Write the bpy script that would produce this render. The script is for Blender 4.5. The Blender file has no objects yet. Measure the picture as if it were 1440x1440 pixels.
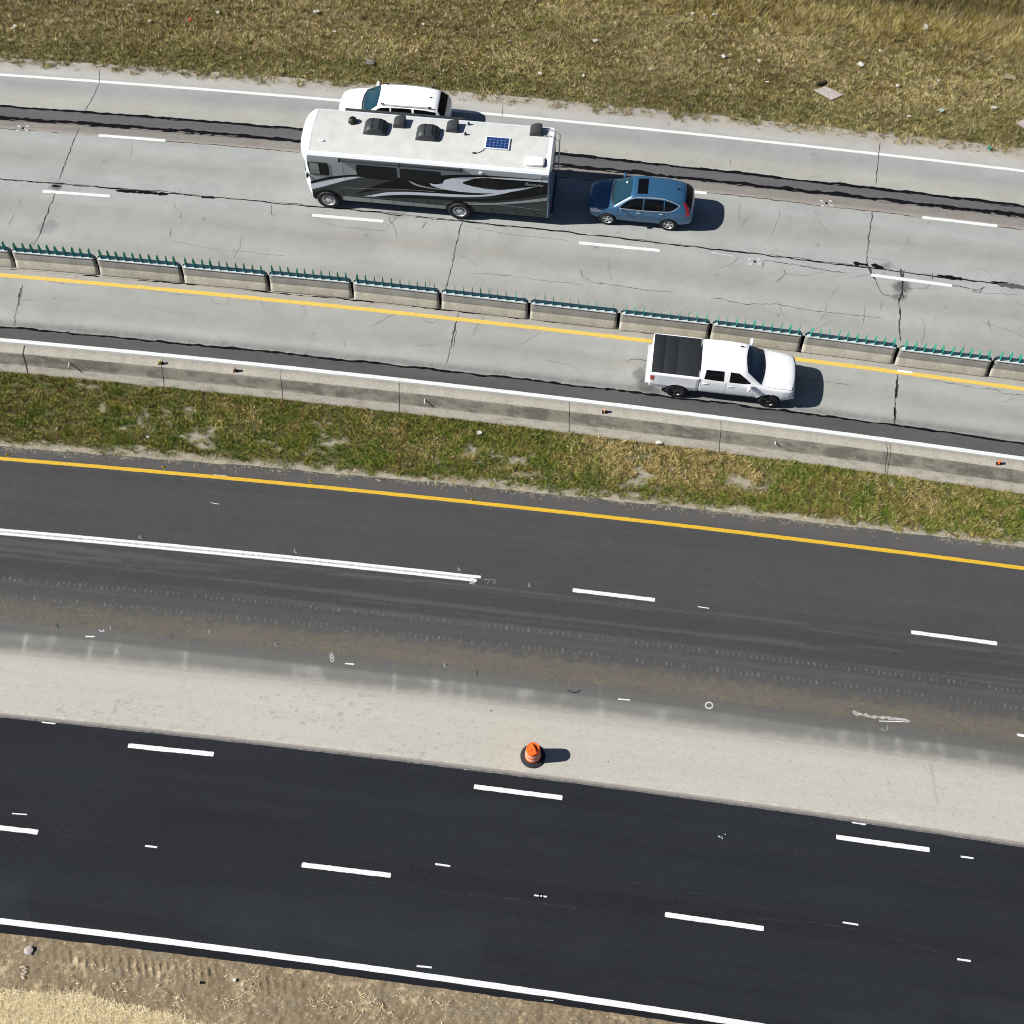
import bpy, bmesh, math, random
import numpy as np
from mathutils import Vector, Matrix
from mathutils.bvhtree import BVHTree
from mathutils.geometry import tessellate_polygon

R = math.radians
scene = bpy.context.scene
COL = scene.collection
random.seed(7)
rng = np.random.default_rng(11)

# ------------------------------------------------------------------ camera, sky, sun, exposure
CAM_H, CAM_T, CAM_F = 43.88, R(27.75), 1829.0
cam_data = bpy.data.cameras.new('camera')
cam_data.sensor_width = 36.0
cam_data.lens = CAM_F / 1440 * 36.0
cam_data.clip_start = 0.5
cam_data.clip_end = 3000
cam = bpy.data.objects.new('camera', cam_data)
COL.objects.link(cam)
cam.location = (0, 0, CAM_H)
cam.rotation_euler = (CAM_T, 0, 0)
scene.camera = cam

SUN_EL, SUN_AZ = 39.5, 2.5            # light travels towards azimuth SUN_AZ (from +x)
world = bpy.data.worlds.new('World')
scene.world = world
world.use_nodes = True
wn = world.node_tree.nodes
bg = wn.get('Background') or wn.new('ShaderNodeBackground')
sky = wn.new('ShaderNodeTexSky')
sky.sky_type = 'NISHITA'
sky.sun_disc = False
sky.sun_elevation = R(SUN_EL)
sky.sun_rotation = R(-92.5)
sky.altitude = 300
sky.air_density = 0.55
sky.dust_density = 0.4
sky.ozone_density = 1.5
world.node_tree.links.new(sky.outputs[0], bg.inputs[0])
bg.inputs[1].default_value = 0.05
sun_data = bpy.data.lights.new('sun', 'SUN')
sun_data.energy = 5.0
sun_data.angle = R(0.53)
sun_data.color = (1.0, 0.965, 0.90)
sun = bpy.data.objects.new('sun', sun_data)
COL.objects.link(sun)
sd = Vector((math.cos(R(SUN_AZ)) * math.cos(R(SUN_EL)), math.sin(R(SUN_AZ)) * math.cos(R(SUN_EL)), -math.sin(R(SUN_EL))))
sun.rotation_euler = sd.to_track_quat('-Z', 'Y').to_euler()
sun.location = (-40, 0, 60)
scene.view_settings.view_transform = 'Standard'
scene.view_settings.look = 'None'
scene.cycles.filter_width = 1.05
scene.view_settings.gamma = 1
scene.view_settings.exposure = 0.5

# ------------------------------------------------------------------ helpers
def at(px, py, z=0.0):
    """ground point surveyed from the photograph (1440 px frame)"""
    ct, st = math.cos(CAM_T), math.sin(CAM_T)
    a, b = (px - 720) / CAM_F, (py - 720) / CAM_F
    d = Vector((a, st - b * ct, -ct - b * st))
    k = (z - CAM_H) / d.z
    return Vector((d.x * k, d.y * k, z))

def tag(o, label=None, cat=None, group=None, kind=None):
    if label: o['label'] = label
    if cat: o['category'] = cat
    if group: o['group'] = group
    if kind: o['kind'] = kind
    return o

def link(name, me, parent=None, mat=None):
    o = bpy.data.objects.new(name, me)
    COL.objects.link(o)
    if parent is not None: o.parent = parent
    if mat is not None and me is not None:
        for m in (mat if isinstance(mat, (list, tuple)) else [mat]):
            me.materials.append(m)
    return o

def empty(name, loc=(0, 0, 0), rz=0.0, parent=None):
    o = bpy.data.objects.new(name, None)
    COL.objects.link(o)
    o.location = loc
    o.rotation_euler = (0, 0, rz)
    o.empty_display_size = 0.2
    if parent is not None: o.parent = parent
    return o

def copy_tree(o, parent=None):
    c = o.copy()
    COL.objects.link(c)
    if parent is not None: c.parent = parent
    for ch in list(o.children):
        copy_tree(ch, c)
    return c

def finish(name, bm, mat, parent=None, smooth=False, angle=None):
    me = bpy.data.meshes.new(name)
    bmesh.ops.recalc_face_normals(bm, faces=bm.faces)
    if smooth:
        for f in bm.faces: f.smooth = True
        if angle is not None:
            for e in bm.edges:
                if len(e.link_faces) == 2 and e.calc_face_angle(0) > R(angle): e.smooth = False
    bm.to_mesh(me)
    bm.free()
    return link(name, me, parent, mat)

def add_box(bm, c, s, rz=0.0, bevel=0.0, taper=1.0, mi=0):
    r = bmesh.ops.create_cube(bm, size=1.0)
    vs = r['verts']
    for v in vs:
        t = taper if v.co.z > 0 else 1.0
        v.co = Vector((v.co.x * s[0] * t, v.co.y * s[1] * t, v.co.z * s[2]))
    fs = set(f for v in vs for f in v.link_faces)
    if bevel > 0:
        es = list(set(e for v in vs for e in v.link_edges))
        rb = bmesh.ops.bevel(bm, geom=es, offset=bevel, segments=2, affect='EDGES', profile=0.5)
        vs = list(set(v for f in rb['faces'] for v in f.verts) | set(v for v in vs if v.is_valid))
        fs = set(f for v in vs for f in v.link_faces)
    M = Matrix.Translation(Vector(c)) @ Matrix.Rotation(rz, 4, 'Z')
    for v in vs: v.co = M @ v.co
    for f in fs: f.material_index = mi
    return vs

def add_tube(bm, pts, r, n=8, caps=True):
    pts = [Vector(p) for p in pts]
    rings = []
    for i, p in enumerate(pts):
        t = (pts[min(i + 1, len(pts) - 1)] - pts[max(i - 1, 0)]).normalized()
        a = t.orthogonal().normalized(); b = t.cross(a)
        if abs(t.z) < 0.9:
            a = t.cross(Vector((0, 0, 1))).normalized(); b = t.cross(a)
        rings.append([bm.verts.new(p + a * r * math.cos(2 * math.pi * k / n) + b * r * math.sin(2 * math.pi * k / n)) for k in range(n)])
    for i in range(len(rings) - 1):
        for k in range(n):
            bm.faces.new((rings[i][k], rings[i][(k + 1) % n], rings[i + 1][(k + 1) % n], rings[i + 1][k]))
    if caps:
        bm.faces.new(rings[0]); bm.faces.new(rings[-1])

def add_lathe(bm, prof, n=32, axis='Z', c=(0, 0, 0), mi=None):
    """prof: list of (radius, height)"""
    c = Vector(c); rings = []
    for r, h in prof:
        ring = []
        if r < 1e-5:
            p = Vector((0, 0, h)) if axis == 'Z' else Vector((0, h, 0))
            ring = [bm.verts.new(c + p)]
        else:
            for k in range(n):
                a = 2 * math.pi * k / n
                p = Vector((r * math.cos(a), r * math.sin(a), h)) if axis == 'Z' else Vector((r * math.cos(a), h, r * math.sin(a)))
                ring.append(bm.verts.new(c + p))
        rings.append(ring)
    for i in range(len(rings) - 1):
        A, B = rings[i], rings[i + 1]
        for k in range(n):
            k2 = (k + 1) % n
            if len(A) == 1 and len(B) == 1: continue
            if len(A) == 1: f = bm.faces.new((A[0], B[k2], B[k]))
            elif len(B) == 1: f = bm.faces.new((A[k], A[k2], B[0]))
            else: f = bm.faces.new((A[k], A[k2], B[k2], B[k]))
            if mi is not None: f.material_index = mi

def np_mesh(name, verts, faces, cols=None, smooth=False):
    me = bpy.data.meshes.new(name)
    verts = np.asarray(verts, dtype=np.float32); faces = np.asarray(faces, dtype=np.int32)
    k = faces.shape[1]
    me.vertices.add(len(verts)); me.vertices.foreach_set('co', verts.ravel())
    me.loops.add(faces.size); me.loops.foreach_set('vertex_index', faces.ravel())
    me.polygons.add(len(faces))
    me.polygons.foreach_set('loop_start', np.arange(0, faces.size, k, dtype=np.int32))
    me.polygons.foreach_set('loop_total', np.full(len(faces), k, dtype=np.int32))
    if smooth: me.polygons.foreach_set('use_smooth', np.ones(len(faces), dtype=bool))
    if cols is not None:
        a = me.attributes.new('col', 'FLOAT_COLOR', 'POINT')
        c = np.ones((len(verts), 4), dtype=np.float32); c[:, :3] = cols
        a.data.foreach_set('color', c.ravel())
    me.update(calc_edges=True)
    return me

def _hash(ix, iy, seed):
    h = (ix * 374761393 + iy * 668265263 + seed * 974634777) & 0xffffffff
    h = ((h ^ (h >> 13)) * 1274126177) & 0xffffffff
    h = h ^ (h >> 16)
    return (h & 0xffff) / 65535.0

def vnoise(x, y, seed=0):
    x = np.asarray(x, dtype=float); y = np.asarray(y, dtype=float)
    ix = np.floor(x).astype(np.int64); iy = np.floor(y).astype(np.int64)
    fx = x - ix; fy = y - iy
    fx = fx * fx * (3 - 2 * fx); fy = fy * fy * (3 - 2 * fy)
    a = _hash(ix, iy, seed); b = _hash(ix + 1, iy, seed); c = _hash(ix, iy + 1, seed); d = _hash(ix + 1, iy + 1, seed)
    return (a * (1 - fx) + b * fx) * (1 - fy) + (c * (1 - fx) + d * fx) * fy

def fbm(x, y, seed=0, oct=4):
    s = 0; a = 0.5; t = 0
    for i in range(oct):
        s = s + a * vnoise(x * 2 ** i, y * 2 ** i, seed + i * 17); t += a; a *= 0.55
    return s / t

def sstep(a, b, x):
    t = np.clip((x - a) / (b - a), 0, 1)
    return t * t * (3 - 2 * t)

def lerp(a, b, t):
    return a + (b - a) * t

# ------------------------------------------------------------------ materials
def new_mat(name):
    m = bpy.data.materials.new(name); m.use_nodes = True
    return m, m.node_tree.nodes, m.node_tree.links, m.node_tree.nodes['Principled BSDF']

def pmat(name, col, rough=0.5, metal=0.0, spec=0.5, coat=0.0, noise=0.0, nscale=8.0, bump=0.0, trans=0.0):
    m, n, l, p = new_mat(name)
    p.inputs['Base Color'].default_value = (*col, 1)
    p.inputs['Roughness'].default_value = rough
    p.inputs['Metallic'].default_value = metal
    p.inputs['Specular IOR Level'].default_value = spec
    p.inputs['Coat Weight'].default_value = coat
    p.inputs['Coat Roughness'].default_value = 0.04
    if noise > 0 or bump > 0:
        tc = n.new('ShaderNodeTexCoord'); nz = n.new('ShaderNodeTexNoise')
        nz.inputs['Scale'].default_value = nscale; nz.inputs['Detail'].default_value = 5
        l.new(tc.outputs['Object'], nz.inputs['Vector'])
        if noise > 0:
            mr = n.new('ShaderNodeMapRange')
            mr.inputs[1].default_value = 0.3; mr.inputs[2].default_value = 0.7
            mr.inputs[3].default_value = 1 - noise; mr.inputs[4].default_value = 1 + noise * 0.5
            mx = n.new('ShaderNodeVectorMath'); mx.operation = 'SCALE'
            mx.inputs[0].default_value = col
            l.new(nz.outputs['Fac'], mr.inputs[0]); l.new(mr.outputs[0], mx.inputs['Scale'])
            l.new(mx.outputs[0], p.inputs['Base Color'])
        if bump > 0:
            b = n.new('ShaderNodeBump'); b.inputs['Strength'].default_value = bump; b.inputs['Distance'].default_value = 0.01
            l.new(nz.outputs['Fac'], b.inputs['Height']); l.new(b.outputs[0], p.inputs['Normal'])
    return m

def vmat(name, rough=0.9, grain=0.25, gscale=28.0, spec=0.25, bump=0.3, speck=0.0, speckcol=(0.3, 0.3, 0.3), tscale=70.0):
    """surface whose colour comes from the 'col' attribute (dust, wear, stains) with fine aggregate on top"""
    m, n, l, p = new_mat(name)
    at_ = n.new('ShaderNodeAttribute'); at_.attribute_name = 'col'
    tc = n.new('ShaderNodeTexCoord')
    nz = n.new('ShaderNodeTexNoise'); nz.inputs['Scale'].default_value = gscale; nz.inputs['Detail'].default_value = 4; nz.inputs['Roughness'].default_value = 0.75
    l.new(tc.outputs['Object'], nz.inputs['Vector'])
    mr = n.new('ShaderNodeMapRange')
    mr.inputs[1].default_value = 0.28; mr.inputs[2].default_value = 0.72
    mr.inputs[3].default_value = 1 - grain; mr.inputs[4].default_value = 1 + grain
    l.new(nz.outputs['Fac'], mr.inputs[0])
    mx = n.new('ShaderNodeVectorMath'); mx.operation = 'SCALE'
    l.new(at_.outputs['Color'], mx.inputs[0]); l.new(mr.outputs[0], mx.inputs['Scale'])
    out = mx.outputs[0]
    if speck > 0:
        vo = n.new('ShaderNodeTexVoronoi'); vo.inputs['Scale'].default_value = tscale
        l.new(tc.outputs['Object'], vo.inputs['Vector'])
        sp = n.new('ShaderNodeSeparateColor'); l.new(vo.outputs['Color'], sp.inputs[0])
        r2 = n.new('ShaderNodeMapRange'); r2.inputs[1].default_value = 1 - speck; r2.inputs[2].default_value = 1.0; r2.inputs[3].default_value = 0; r2.inputs[4].default_value = 0.8
        l.new(sp.outputs[0], r2.inputs[0])
        mm = n.new('ShaderNodeMix'); mm.data_type = 'RGBA'
        l.new(r2.outputs[0], mm.inputs['Factor']); l.new(out, mm.inputs['A']); mm.inputs['B'].default_value = (*speckcol, 1)
        out = mm.outputs['Result']
    l.new(out, p.inputs['Base Color'])
    p.inputs['Roughness'].default_value = rough
    p.inputs['Specular IOR Level'].default_value = spec
    if bump > 0:
        b = n.new('ShaderNodeBump'); b.inputs['Strength'].default_value = bump; b.inputs['Distance'].default_value = 0.01
        l.new(nz.outputs['Fac'], b.inputs['Height']); l.new(b.outputs[0], p.inputs['Normal'])
    return m

M = {}
M['concrete'] = vmat('weathered_concrete', 0.88, 0.16, 22, 0.3, 0.15, 0.05, (0.2, 0.2, 0.2), 40)
M['asphalt'] = vmat('worn_asphalt', 0.9, 0.36, 30, 0.15, 0.3, 0.05, (0.14, 0.135, 0.13), 45)
M['new_asphalt'] = vmat('fresh_asphalt', 0.9, 0.6, 26, 0.12, 0.3, 0.03, (0.04, 0.042, 0.046), 45)
M['tar'] = pmat('tar', (0.006, 0.0065, 0.009), 0.8, spec=0.06, noise=0.3, nscale=14)
M['crack'] = pmat('crack_fill', (0.055, 0.055, 0.056), 0.8, spec=0.2, noise=0.5, nscale=9)
M['hair'] = pmat('hairline_crack', (0.15, 0.148, 0.14), 0.9, spec=0.2, noise=0.4, nscale=5)
M['white_paint'] = pmat('white_road_paint', (0.70, 0.715, 0.72), 0.7, spec=0.3, noise=0.25, nscale=22)
M['white_worn'] = pmat('worn_white_paint', (0.58, 0.59, 0.59), 0.75, spec=0.3, noise=0.3, nscale=18)
M['grey_worn'] = pmat('faded_paint', (0.24, 0.24, 0.235), 0.85, spec=0.2, noise=0.5, nscale=14)
M['grey_smear'] = pmat('smeared_paint', (0.40, 0.40, 0.395), 0.85, spec=0.2, noise=0.6, nscale=11)
M['yellow_paint'] = pmat('yellow_road_paint', (0.66, 0.46, 0.10), 0.7, spec=0.3, noise=0.25, nscale=16)
M['yellow_deep'] = pmat('fresh_yellow_paint', (0.62, 0.39, 0.03), 0.7, spec=0.3, noise=0.25, nscale=16)
M['soil'] = vmat('soil', 0.95, 0.35, 14, 0.1, 0.5)
M['dirt'] = vmat('dirt', 0.95, 0.25, 20, 0.1, 0.4, 0.06, (0.5, 0.44, 0.32), 28)
M['blade'] = vmat('grass_blades', 0.75, 0.15, 4, 0.15, 0)
M['barrier'] = vmat('barrier_concrete', 0.9, 0.24, 13, 0.2, 0.25)
M['galv'] = pmat('galvanised', (0.62, 0.64, 0.66), 0.5, 0.2, noise=0.1)
M['green_plastic'] = pmat('green_plastic', (0.022, 0.27, 0.19), 0.55, spec=0.25)
M['rubber'] = pmat('rubber', (0.022, 0.023, 0.025), 0.75, spec=0.3, noise=0.25, nscale=20)
M['black_plastic'] = pmat('black_plastic', (0.014, 0.014, 0.016), 0.5, spec=0.4)
M['grey_plastic'] = pmat('dark_grey_plastic', (0.035, 0.04, 0.042), 0.5, spec=0.4, noise=0.15, nscale=6)
M['glass'] = pmat('dark_glass', (0.004, 0.0045, 0.006), 0.04, spec=0.22)
M['rear_glass'] = pmat('rear_glass', (0.004, 0.0045, 0.006), 0.35, spec=0.04)
M['glass_teal'] = pmat('windscreen_glass', (0.012, 0.045, 0.065), 0.06, spec=0.45)
M['glass_light'] = pmat('pale_cab_glass', (0.22, 0.27, 0.25), 0.08, spec=0.6, noise=0.3, nscale=3)
M['chrome'] = pmat('chrome', (0.62, 0.63, 0.66), 0.25, 0.35)
M['alloy'] = pmat('alloy', (0.62, 0.63, 0.65), 0.3, 0.6)
M['dark_alloy'] = pmat('dark_alloy', (0.10, 0.10, 0.11), 0.35, 0.7)
M['white_car'] = pmat('white_car_paint', (0.90, 0.91, 0.93), 0.3, spec=0.5, coat=0.3, noise=0.05, nscale=1.6)
M['blue_car'] = pmat('blue_car_paint', (0.042, 0.135, 0.26), 0.28, 0.35, spec=0.5, coat=0.6)
M['red_lens'] = pmat('red_lens', (0.45, 0.012, 0.02), 0.15, coat=0.5)
M['clear_lens'] = pmat('clear_lens', (0.65, 0.68, 0.7), 0.1, coat=0.5)
M['amber'] = pmat('amber', (0.8, 0.25, 0.02), 0.3)
M['rv_roof'] = pmat('coach_roof', (0.56, 0.565, 0.55), 0.55, noise=0.10, nscale=2.2)
M['rv_white'] = pmat('coach_white', (0.74, 0.78, 0.84), 0.3, coat=0.3)
M['rv_silver'] = pmat('coach_silver', (0.35, 0.38, 0.39), 0.35, 0.1, spec=.3, coat=0.1)
M['rv_grey'] = pmat('coach_dark_grey', (0.048, 0.053, 0.054), 0.35, 0.1, spec=.25, coat=0.05)
M['rv_black'] = pmat('coach_black', (0.005, 0.005, 0.006), 0.3, spec=.15)
M['tonneau'] = pmat('tonneau_vinyl', (0.018, 0.021, 0.026), 0.7, spec=0.25, noise=0.2, nscale=5)
M['orange'] = pmat('orange_plastic', (0.92, 0.15, 0.015), 0.55, noise=0.22)
M['reflect'] = pmat('reflective_white', (0.8, 0.62, 0.55), 0.35)
M['paper'] = pmat('paper', (0.88, 0.88, 0.85), 0.7)
M['cardboard'] = pmat('cardboard', (0.42, 0.38, 0.33), 0.8, noise=0.2)
M['orange_scrap'] = pmat('orange_scrap', (0.8, 0.12, 0.04), 0.6)
M['green_scrap'] = pmat('green_scrap', (0.04, 0.45, 0.28), 0.5)
M['slab'] = pmat('slab_concrete', (0.42, 0.37, 0.35), 0.9, noise=0.2, nscale=9)
M['yellow_plastic'] = pmat('yellow_plastic', (0.85, 0.6, 0.03), 0.5)

def solar_mat():
    m, n, l, p = new_mat('solar_cells')
    tc = n.new('ShaderNodeTexCoord'); mp = n.new('ShaderNodeMapping')
    l.new(tc.outputs['Object'], mp.inputs[0])
    br = n.new('ShaderNodeTexBrick'); br.offset = 0
    br.inputs['Scale'].default_value = 1.0
    br.inputs['Color1'].default_value = (0.008, 0.03, 0.13, 1); br.inputs['Color2'].default_value = (0.010, 0.036, 0.15, 1)
    br.inputs['Mortar'].default_value = (0.20, 0.27, 0.42, 1)
    br.inputs['Mortar Size'].default_value = 0.006
    br.inputs['Brick Width'].default_value = 0.155; br.inputs['Row Height'].default_value = 0.145
    l.new(mp.outputs[0], br.inputs['Vector']); l.new(br.outputs[0], p.inputs['Base Color'])
    p.inputs['Roughness'].default_value = 0.25
    return m
M['solar'] = solar_mat()

def tone_by_object(m, amt):
    n, l = m.node_tree.nodes, m.node_tree.links
    p = n['Principled BSDF']; src = p.inputs['Base Color'].links[0].from_socket
    oi = n.new('ShaderNodeObjectInfo'); mr = n.new('ShaderNodeMapRange'); mr.inputs[3].default_value = 1 - amt; mr.inputs[4].default_value = 1 + amt
    l.new(oi.outputs['Random'], mr.inputs[0]); v = n.new('ShaderNodeVectorMath'); v.operation = 'SCALE'
    l.new(src, v.inputs[0]); l.new(mr.outputs[0], v.inputs['Scale']); l.new(v.outputs[0], p.inputs['Base Color'])
tone_by_object(M['barrier'], .10)

# ------------------------------------------------------------------ plan of the site: every line is y = y0 + a x + C x^2
CC = -0.000775
LN = dict(A=(44.37, -.1216), W1=(43.40, -.1271), J1=(41.40, -.1311), J2=(40.77, -.1271), B=(40.06, -.1303), K=(36.98, -.1362),
          BB=(32.22, -.1355), Y1=(31.79, -.1367), S=(29.20, -.1356), W2=(28.47, -.1384), G2=(24.04, -.1125), Y2=(23.32, -.1218),
          DM=(20.12, -.1245), R1=(18.30, -.1197), R2=(17.62, -.1185), V1=(17.17, -.1269), V2=(16.51, -.1291), T1=(15.29, -.1239),
          T2=(13.00, -.1299), N1=(12.86, -.1300), W3=(5.88, -.1377), N2=(5.58, -.1338), WTf=(27.86, -.1379), WT=(27.41, -.1376),
          WM=(27.15, -.1390), WB=(26.92, -.1407))
def ln(k, x, d=0.0):
    y0, a = LN[k]
    return y0 + d + a * x + CC * x * x
def dist(k, X, Y):
    return Y - ln(k, X)

XS_DENSE = (-27.0, 27.0)
def xgrid(dx, x0=-60.0, x1=60.0):
    a = np.arange(XS_DENSE[0], XS_DENSE[1] + dx / 2, dx)
    return np.concatenate([np.arange(x0, a[0] - 0.5, 2.0), a, np.arange(a[-1] + 1.5, x1 + 0.1, 2.0)])

def surface(name, top, bot, z, dx, dy, colfn, mat, parent=None, zfn=None, x0=-60, x1=60):
    """a sheet between two boundary functions of x"""
    xs = xgrid(dx, x0, x1)
    t, b = top(xs), bot(xs)
    n = max(2, int(math.ceil(float(np.max(t - b)) / dy)) + 1)
    v = np.linspace(0, 1, n)
    X = np.repeat(xs[:, None], n, 1); Y = b[:, None] + (t - b)[:, None] * v[None, :]
    Z = np.full_like(X, z) if zfn is None else z + zfn(X, Y)
    verts = np.stack([X.ravel(), Y.ravel(), Z.ravel()], 1)
    i = np.arange(len(xs) - 1)[:, None]; j = np.arange(n - 1)[None, :]
    a = (i * n + j).ravel()
    faces = np.stack([a, a + n, a + n + 1, a + 1], 1)
    cols = colfn(X.ravel(), Y.ravel())
    me = np_mesh(name, verts, faces, cols, smooth=True)
    o = link(name, me, parent, mat)
    return o

def C3(r, g, b): return np.array([r, g, b])
def mixc(c, col, w): return c * (1 - w[:, None]) + np.asarray(col)[None, :] * w[:, None]

def ribbon(name, path, widths, z, mat, parent=None, jit=0.0, seed=0):
    """flat painted or poured strip along a path of points"""
    bm = bmesh.new()
    add_ribbon(bm, path, widths, z, jit)
    return finish(name, bm, mat, parent)

def add_ribbon(bm, path, widths, z, jit=0.0):
    P = [Vector((p[0], p[1], z)) for p in path]
    if not hasattr(widths, '__len__'): widths = [widths] * len(P)
    prev = None
    for i, p in enumerate(P):
        t = P[min(i + 1, len(P) - 1)] - P[max(i - 1, 0)]
        if t.length < 1e-6: continue
        nrm = Vector((-t.y, t.x, 0)).normalized()
        w = widths[i] / 2
        a = bm.verts.new(p + nrm * (w + random.uniform(-jit, jit))); b = bm.verts.new(p - nrm * (w + random.uniform(-jit, jit)))
        if prev: bm.faces.new((prev[0], prev[1], b, a))
        prev = (a, b)

def along(k, d=0.0, x0=-60, x1=60, step=0.8):
    n = max(2, int((x1 - x0) / step) + 1)
    return [(x, float(ln(k, x, d))) for x in np.linspace(x0, x1, n)]

def jag_path(pts, step, amp):
    """subdivide a polyline and shake it"""
    out = []
    for i in range(len(pts) - 1):
        a, b = Vector(pts[i]), Vector(pts[i + 1])
        n = max(1, int((b - a).length / step))
        for k in range(n):
            q = a.lerp(b, k / n)
            if out: q = q + Vector((random.uniform(-amp, amp), random.uniform(-amp, amp)))
            out.append(q)
    out.append(Vector(pts[-1]))
    return out

def pxs(l): return [at(x, y).to_2d() for x, y in l]

# ------------------------------------------------------------------ ground sheet
bm = bmesh.new()
for X0 in (-1500,):
    vs = [bm.verts.new(p) for p in ((-1500, -1500, -0.12), (1500, -1500, -0.12), (1500, 1500, -0.12), (-1500, 1500, -0.12))]
    bm.faces.new(vs)
tag(finish('ground', bm, pmat('far_ground', (0.17, 0.145, 0.08), 0.95, spec=0.1, noise=0.5, nscale=0.35)), kind='structure')

# upper grass field soil
def field_col(X, Y):
    n = fbm(X * .35, Y * .7, 3); m = fbm(X * 2.2, Y * 2.2, 5); k = fbm(X * 9, Y * 9, 8, 2)
    c = np.outer(0.6 + 0.8 * m, C3(.12, .10, .045))
    c = mixc(c, (.17, .14, .075), sstep(.5, .7, n) * .5)
    c = mixc(c, (.06, .062, .022), sstep(.52, .75, m) * .5)
    d = dist('A', X, Y)
    c = mixc(c, (.36, .33, .28), (1 - sstep(-.15, .35, d + (k - .5) * .5 + (m - .5) * .5)))
    return c
surface('field', lambda x: 0 * x + 75.0, lambda x: ln('A', x) - .25, -0.012, .22, .3, field_col, M['soil'],
        zfn=lambda X, Y: np.where(Y < ln('A', X) - .2, 0, .07 * (fbm(X * 1.2, Y * 1.2, 21) - .5)) + np.clip(Y - ln('A', X) - 6.5, 0, 40) * .06).__setitem__('kind', 'structure')

# upper concrete road ---------------------------------------------------------------
WHEEL = [('J2', 1.0, .5), ]
def upper_col(X, Y):
    st = fbm(X * .25, (Y + .135 * X) * 3.0, 31); bl = fbm(X * .8, Y * .8, 33); fi = fbm(X * 5, Y * 5, 35, 3)
    c = np.outer(np.ones(len(X)), C3(.311, .317, .306))
    dW1, dJ1, dJ2, dB, dK, dBB, dY1, dS = [dist(k, X, Y) for k in ('W1', 'J1', 'J2', 'B', 'K', 'BB', 'Y1', 'S')]
    # outer shoulder, paler and dusty
    c = mixc(c, (.375, .372, .350), sstep(-.05, .25, dW1))
    c = mixc(c, (.37, .345, .305), sstep(.45, .85, dW1 + (fi - .5) * .5))
    # lane beside the shoulder: greyer near the edge line, warmer towards the joint
    lane1 = (dW1 < 0) & (dJ1 > 0)
    c = np.where(lane1[:, None], mixc(c, (.345, .340, .298), np.exp(-((dJ1 - .45) / .5) ** 2) * .8), c)
    c = np.where(lane1[:, None], mixc(c, (.245, .258, .26), np.exp(-((dJ1 - 1.45) / .45) ** 2) * .55), c)
    # wheel paths, slightly browner
    for d, off in ((dK, 1.55), (dBB, 3.25), (dY1, -1.25)):
        c = mixc(c, (.262, .255, .228), np.exp(-((d - off) / .42) ** 2) * .55)
    for d, off in ((dBB, 1.3),):
        c = mixc(c, (.262, .258, .232), np.exp(-((d - off) / .4) ** 2) * .5)
    for d, off in ((dK, .45), (dK, 2.55), (dBB, 2.25), (dBB, 4.4)):
        c = mixc(c, (.325, .342, .335), np.exp(-((d - off) / .35) ** 2) * .6)
    # dirt strip under the yellow line and barrier foot
    c = mixc(c, (.31, .288, .252), np.exp(-((dBB + .12) / .2) ** 2) * .8)
    # milled rumble texture next to the dark strip
    c = mixc(c, (.155, .155, .15), np.exp(-((dS - .17) / .2) ** 2) * (.5 + .5 * vnoise(X * 8, Y * 8, 41)))
    c = mixc(c, (.335, .338, .312), np.exp(-((dS - .6) / .25) ** 2) * .6)
    mo = fbm(X * 2.2, Y * 2.6, 37); c *= (0.76 + .20 * bl + .16 * st + .12 * mo + .10 * (fi - .5))[:, None]
    # local stains
    for px, py, r, a in ((904, 527, .55, .6), (907, 542, .5, .7), (918, 552, .5, .6), (912, 515, .3, .4), (66, 318, .55, .35), (1268, 403, .5, .85), (1265, 416, .36, .7), (79, 262, .34, .8), (1245, 374, .3, .5), (560, 300, .5, .3)):
        q = at(px, py)
        dd = np.hypot(X - q.x, (Y - q.y) * 1.3) / r + (fi - .5) * .9
        c = mixc(c, (.09, .09, .09), (1 - sstep(.5, 1.05, dd)) * a)
    # drips and rubber marks
    for i in range(60):
        x0 = random.uniform(-24, 24); y0 = random.uniform(28, 43)
        dd = np.hypot(X - x0, Y - y0) / random.uniform(.05, .12)
        c = mixc(c, (.14, .14, .14), (1 - sstep(.4, 1, dd)) * .6)
    return c
upper = surface('highway', lambda x: ln('A', x) + .25, lambda x: ln('WTf', x) - .1, 0.0, .12, .1, upper_col, M['concrete'])
tag(upper, kind='structure')

def flat_col(c, amt=.25, streak=2.0, seed=0, fine=6.0):
    def f(X, Y):
        s = fbm(X * .3, (Y + .13 * X) * streak, seed); n = fbm(X * fine, Y * fine, seed + 3, 3)
        return np.outer(1 + amt * (s - .5) * 2 + amt * .8 * (n - .5), C3(*c))
    return f
def wob(k, d, amp, f, seed):
    return lambda x: ln(k, x, d) + amp * (fbm(x * f, x * 0 + seed, seed, 4) - .5)

def brown_col(X, Y):
    d = (Y - ln('B', X)) / (ln('J2', X) - ln('B', X))
    n = fbm(X * 1.2, Y * 5, 51); s = vnoise(X * 14, Y * 14, 53)
    c = np.outer(.85 + .3 * n + .15 * (s - .5), C3(.215, .20, .185))
    c = mixc(c, (.15, .143, .136), sstep(.55, .95, d) * .6)
    return mixc(c, (.33, .30, .26), (1 - sstep(.05, .3, d + .2 * (n - .5))) * .6)
surface('worn_strip', wob('J2', 0, .05, 3, 2), wob('B', 0, .06, 4, 3), 0.004, .1, .09, brown_col, M['asphalt'], upper)
surface('asphalt_strip', wob('J1', 0, .04, 3, 4), wob('J2', 0, .04, 3, 5), 0.008, .12, .12, flat_col((.105, .103, .107), .14, 3, 60), M['asphalt'], upper)
surface('asphalt_edge_strip', wob('S', .0, .09, 2.5, 7), lambda x: ln('W2', x) + .02, 0.004, .1, .1, flat_col((.082, .080, .083), .2, 3, 64), M['asphalt'], upper)

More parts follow.
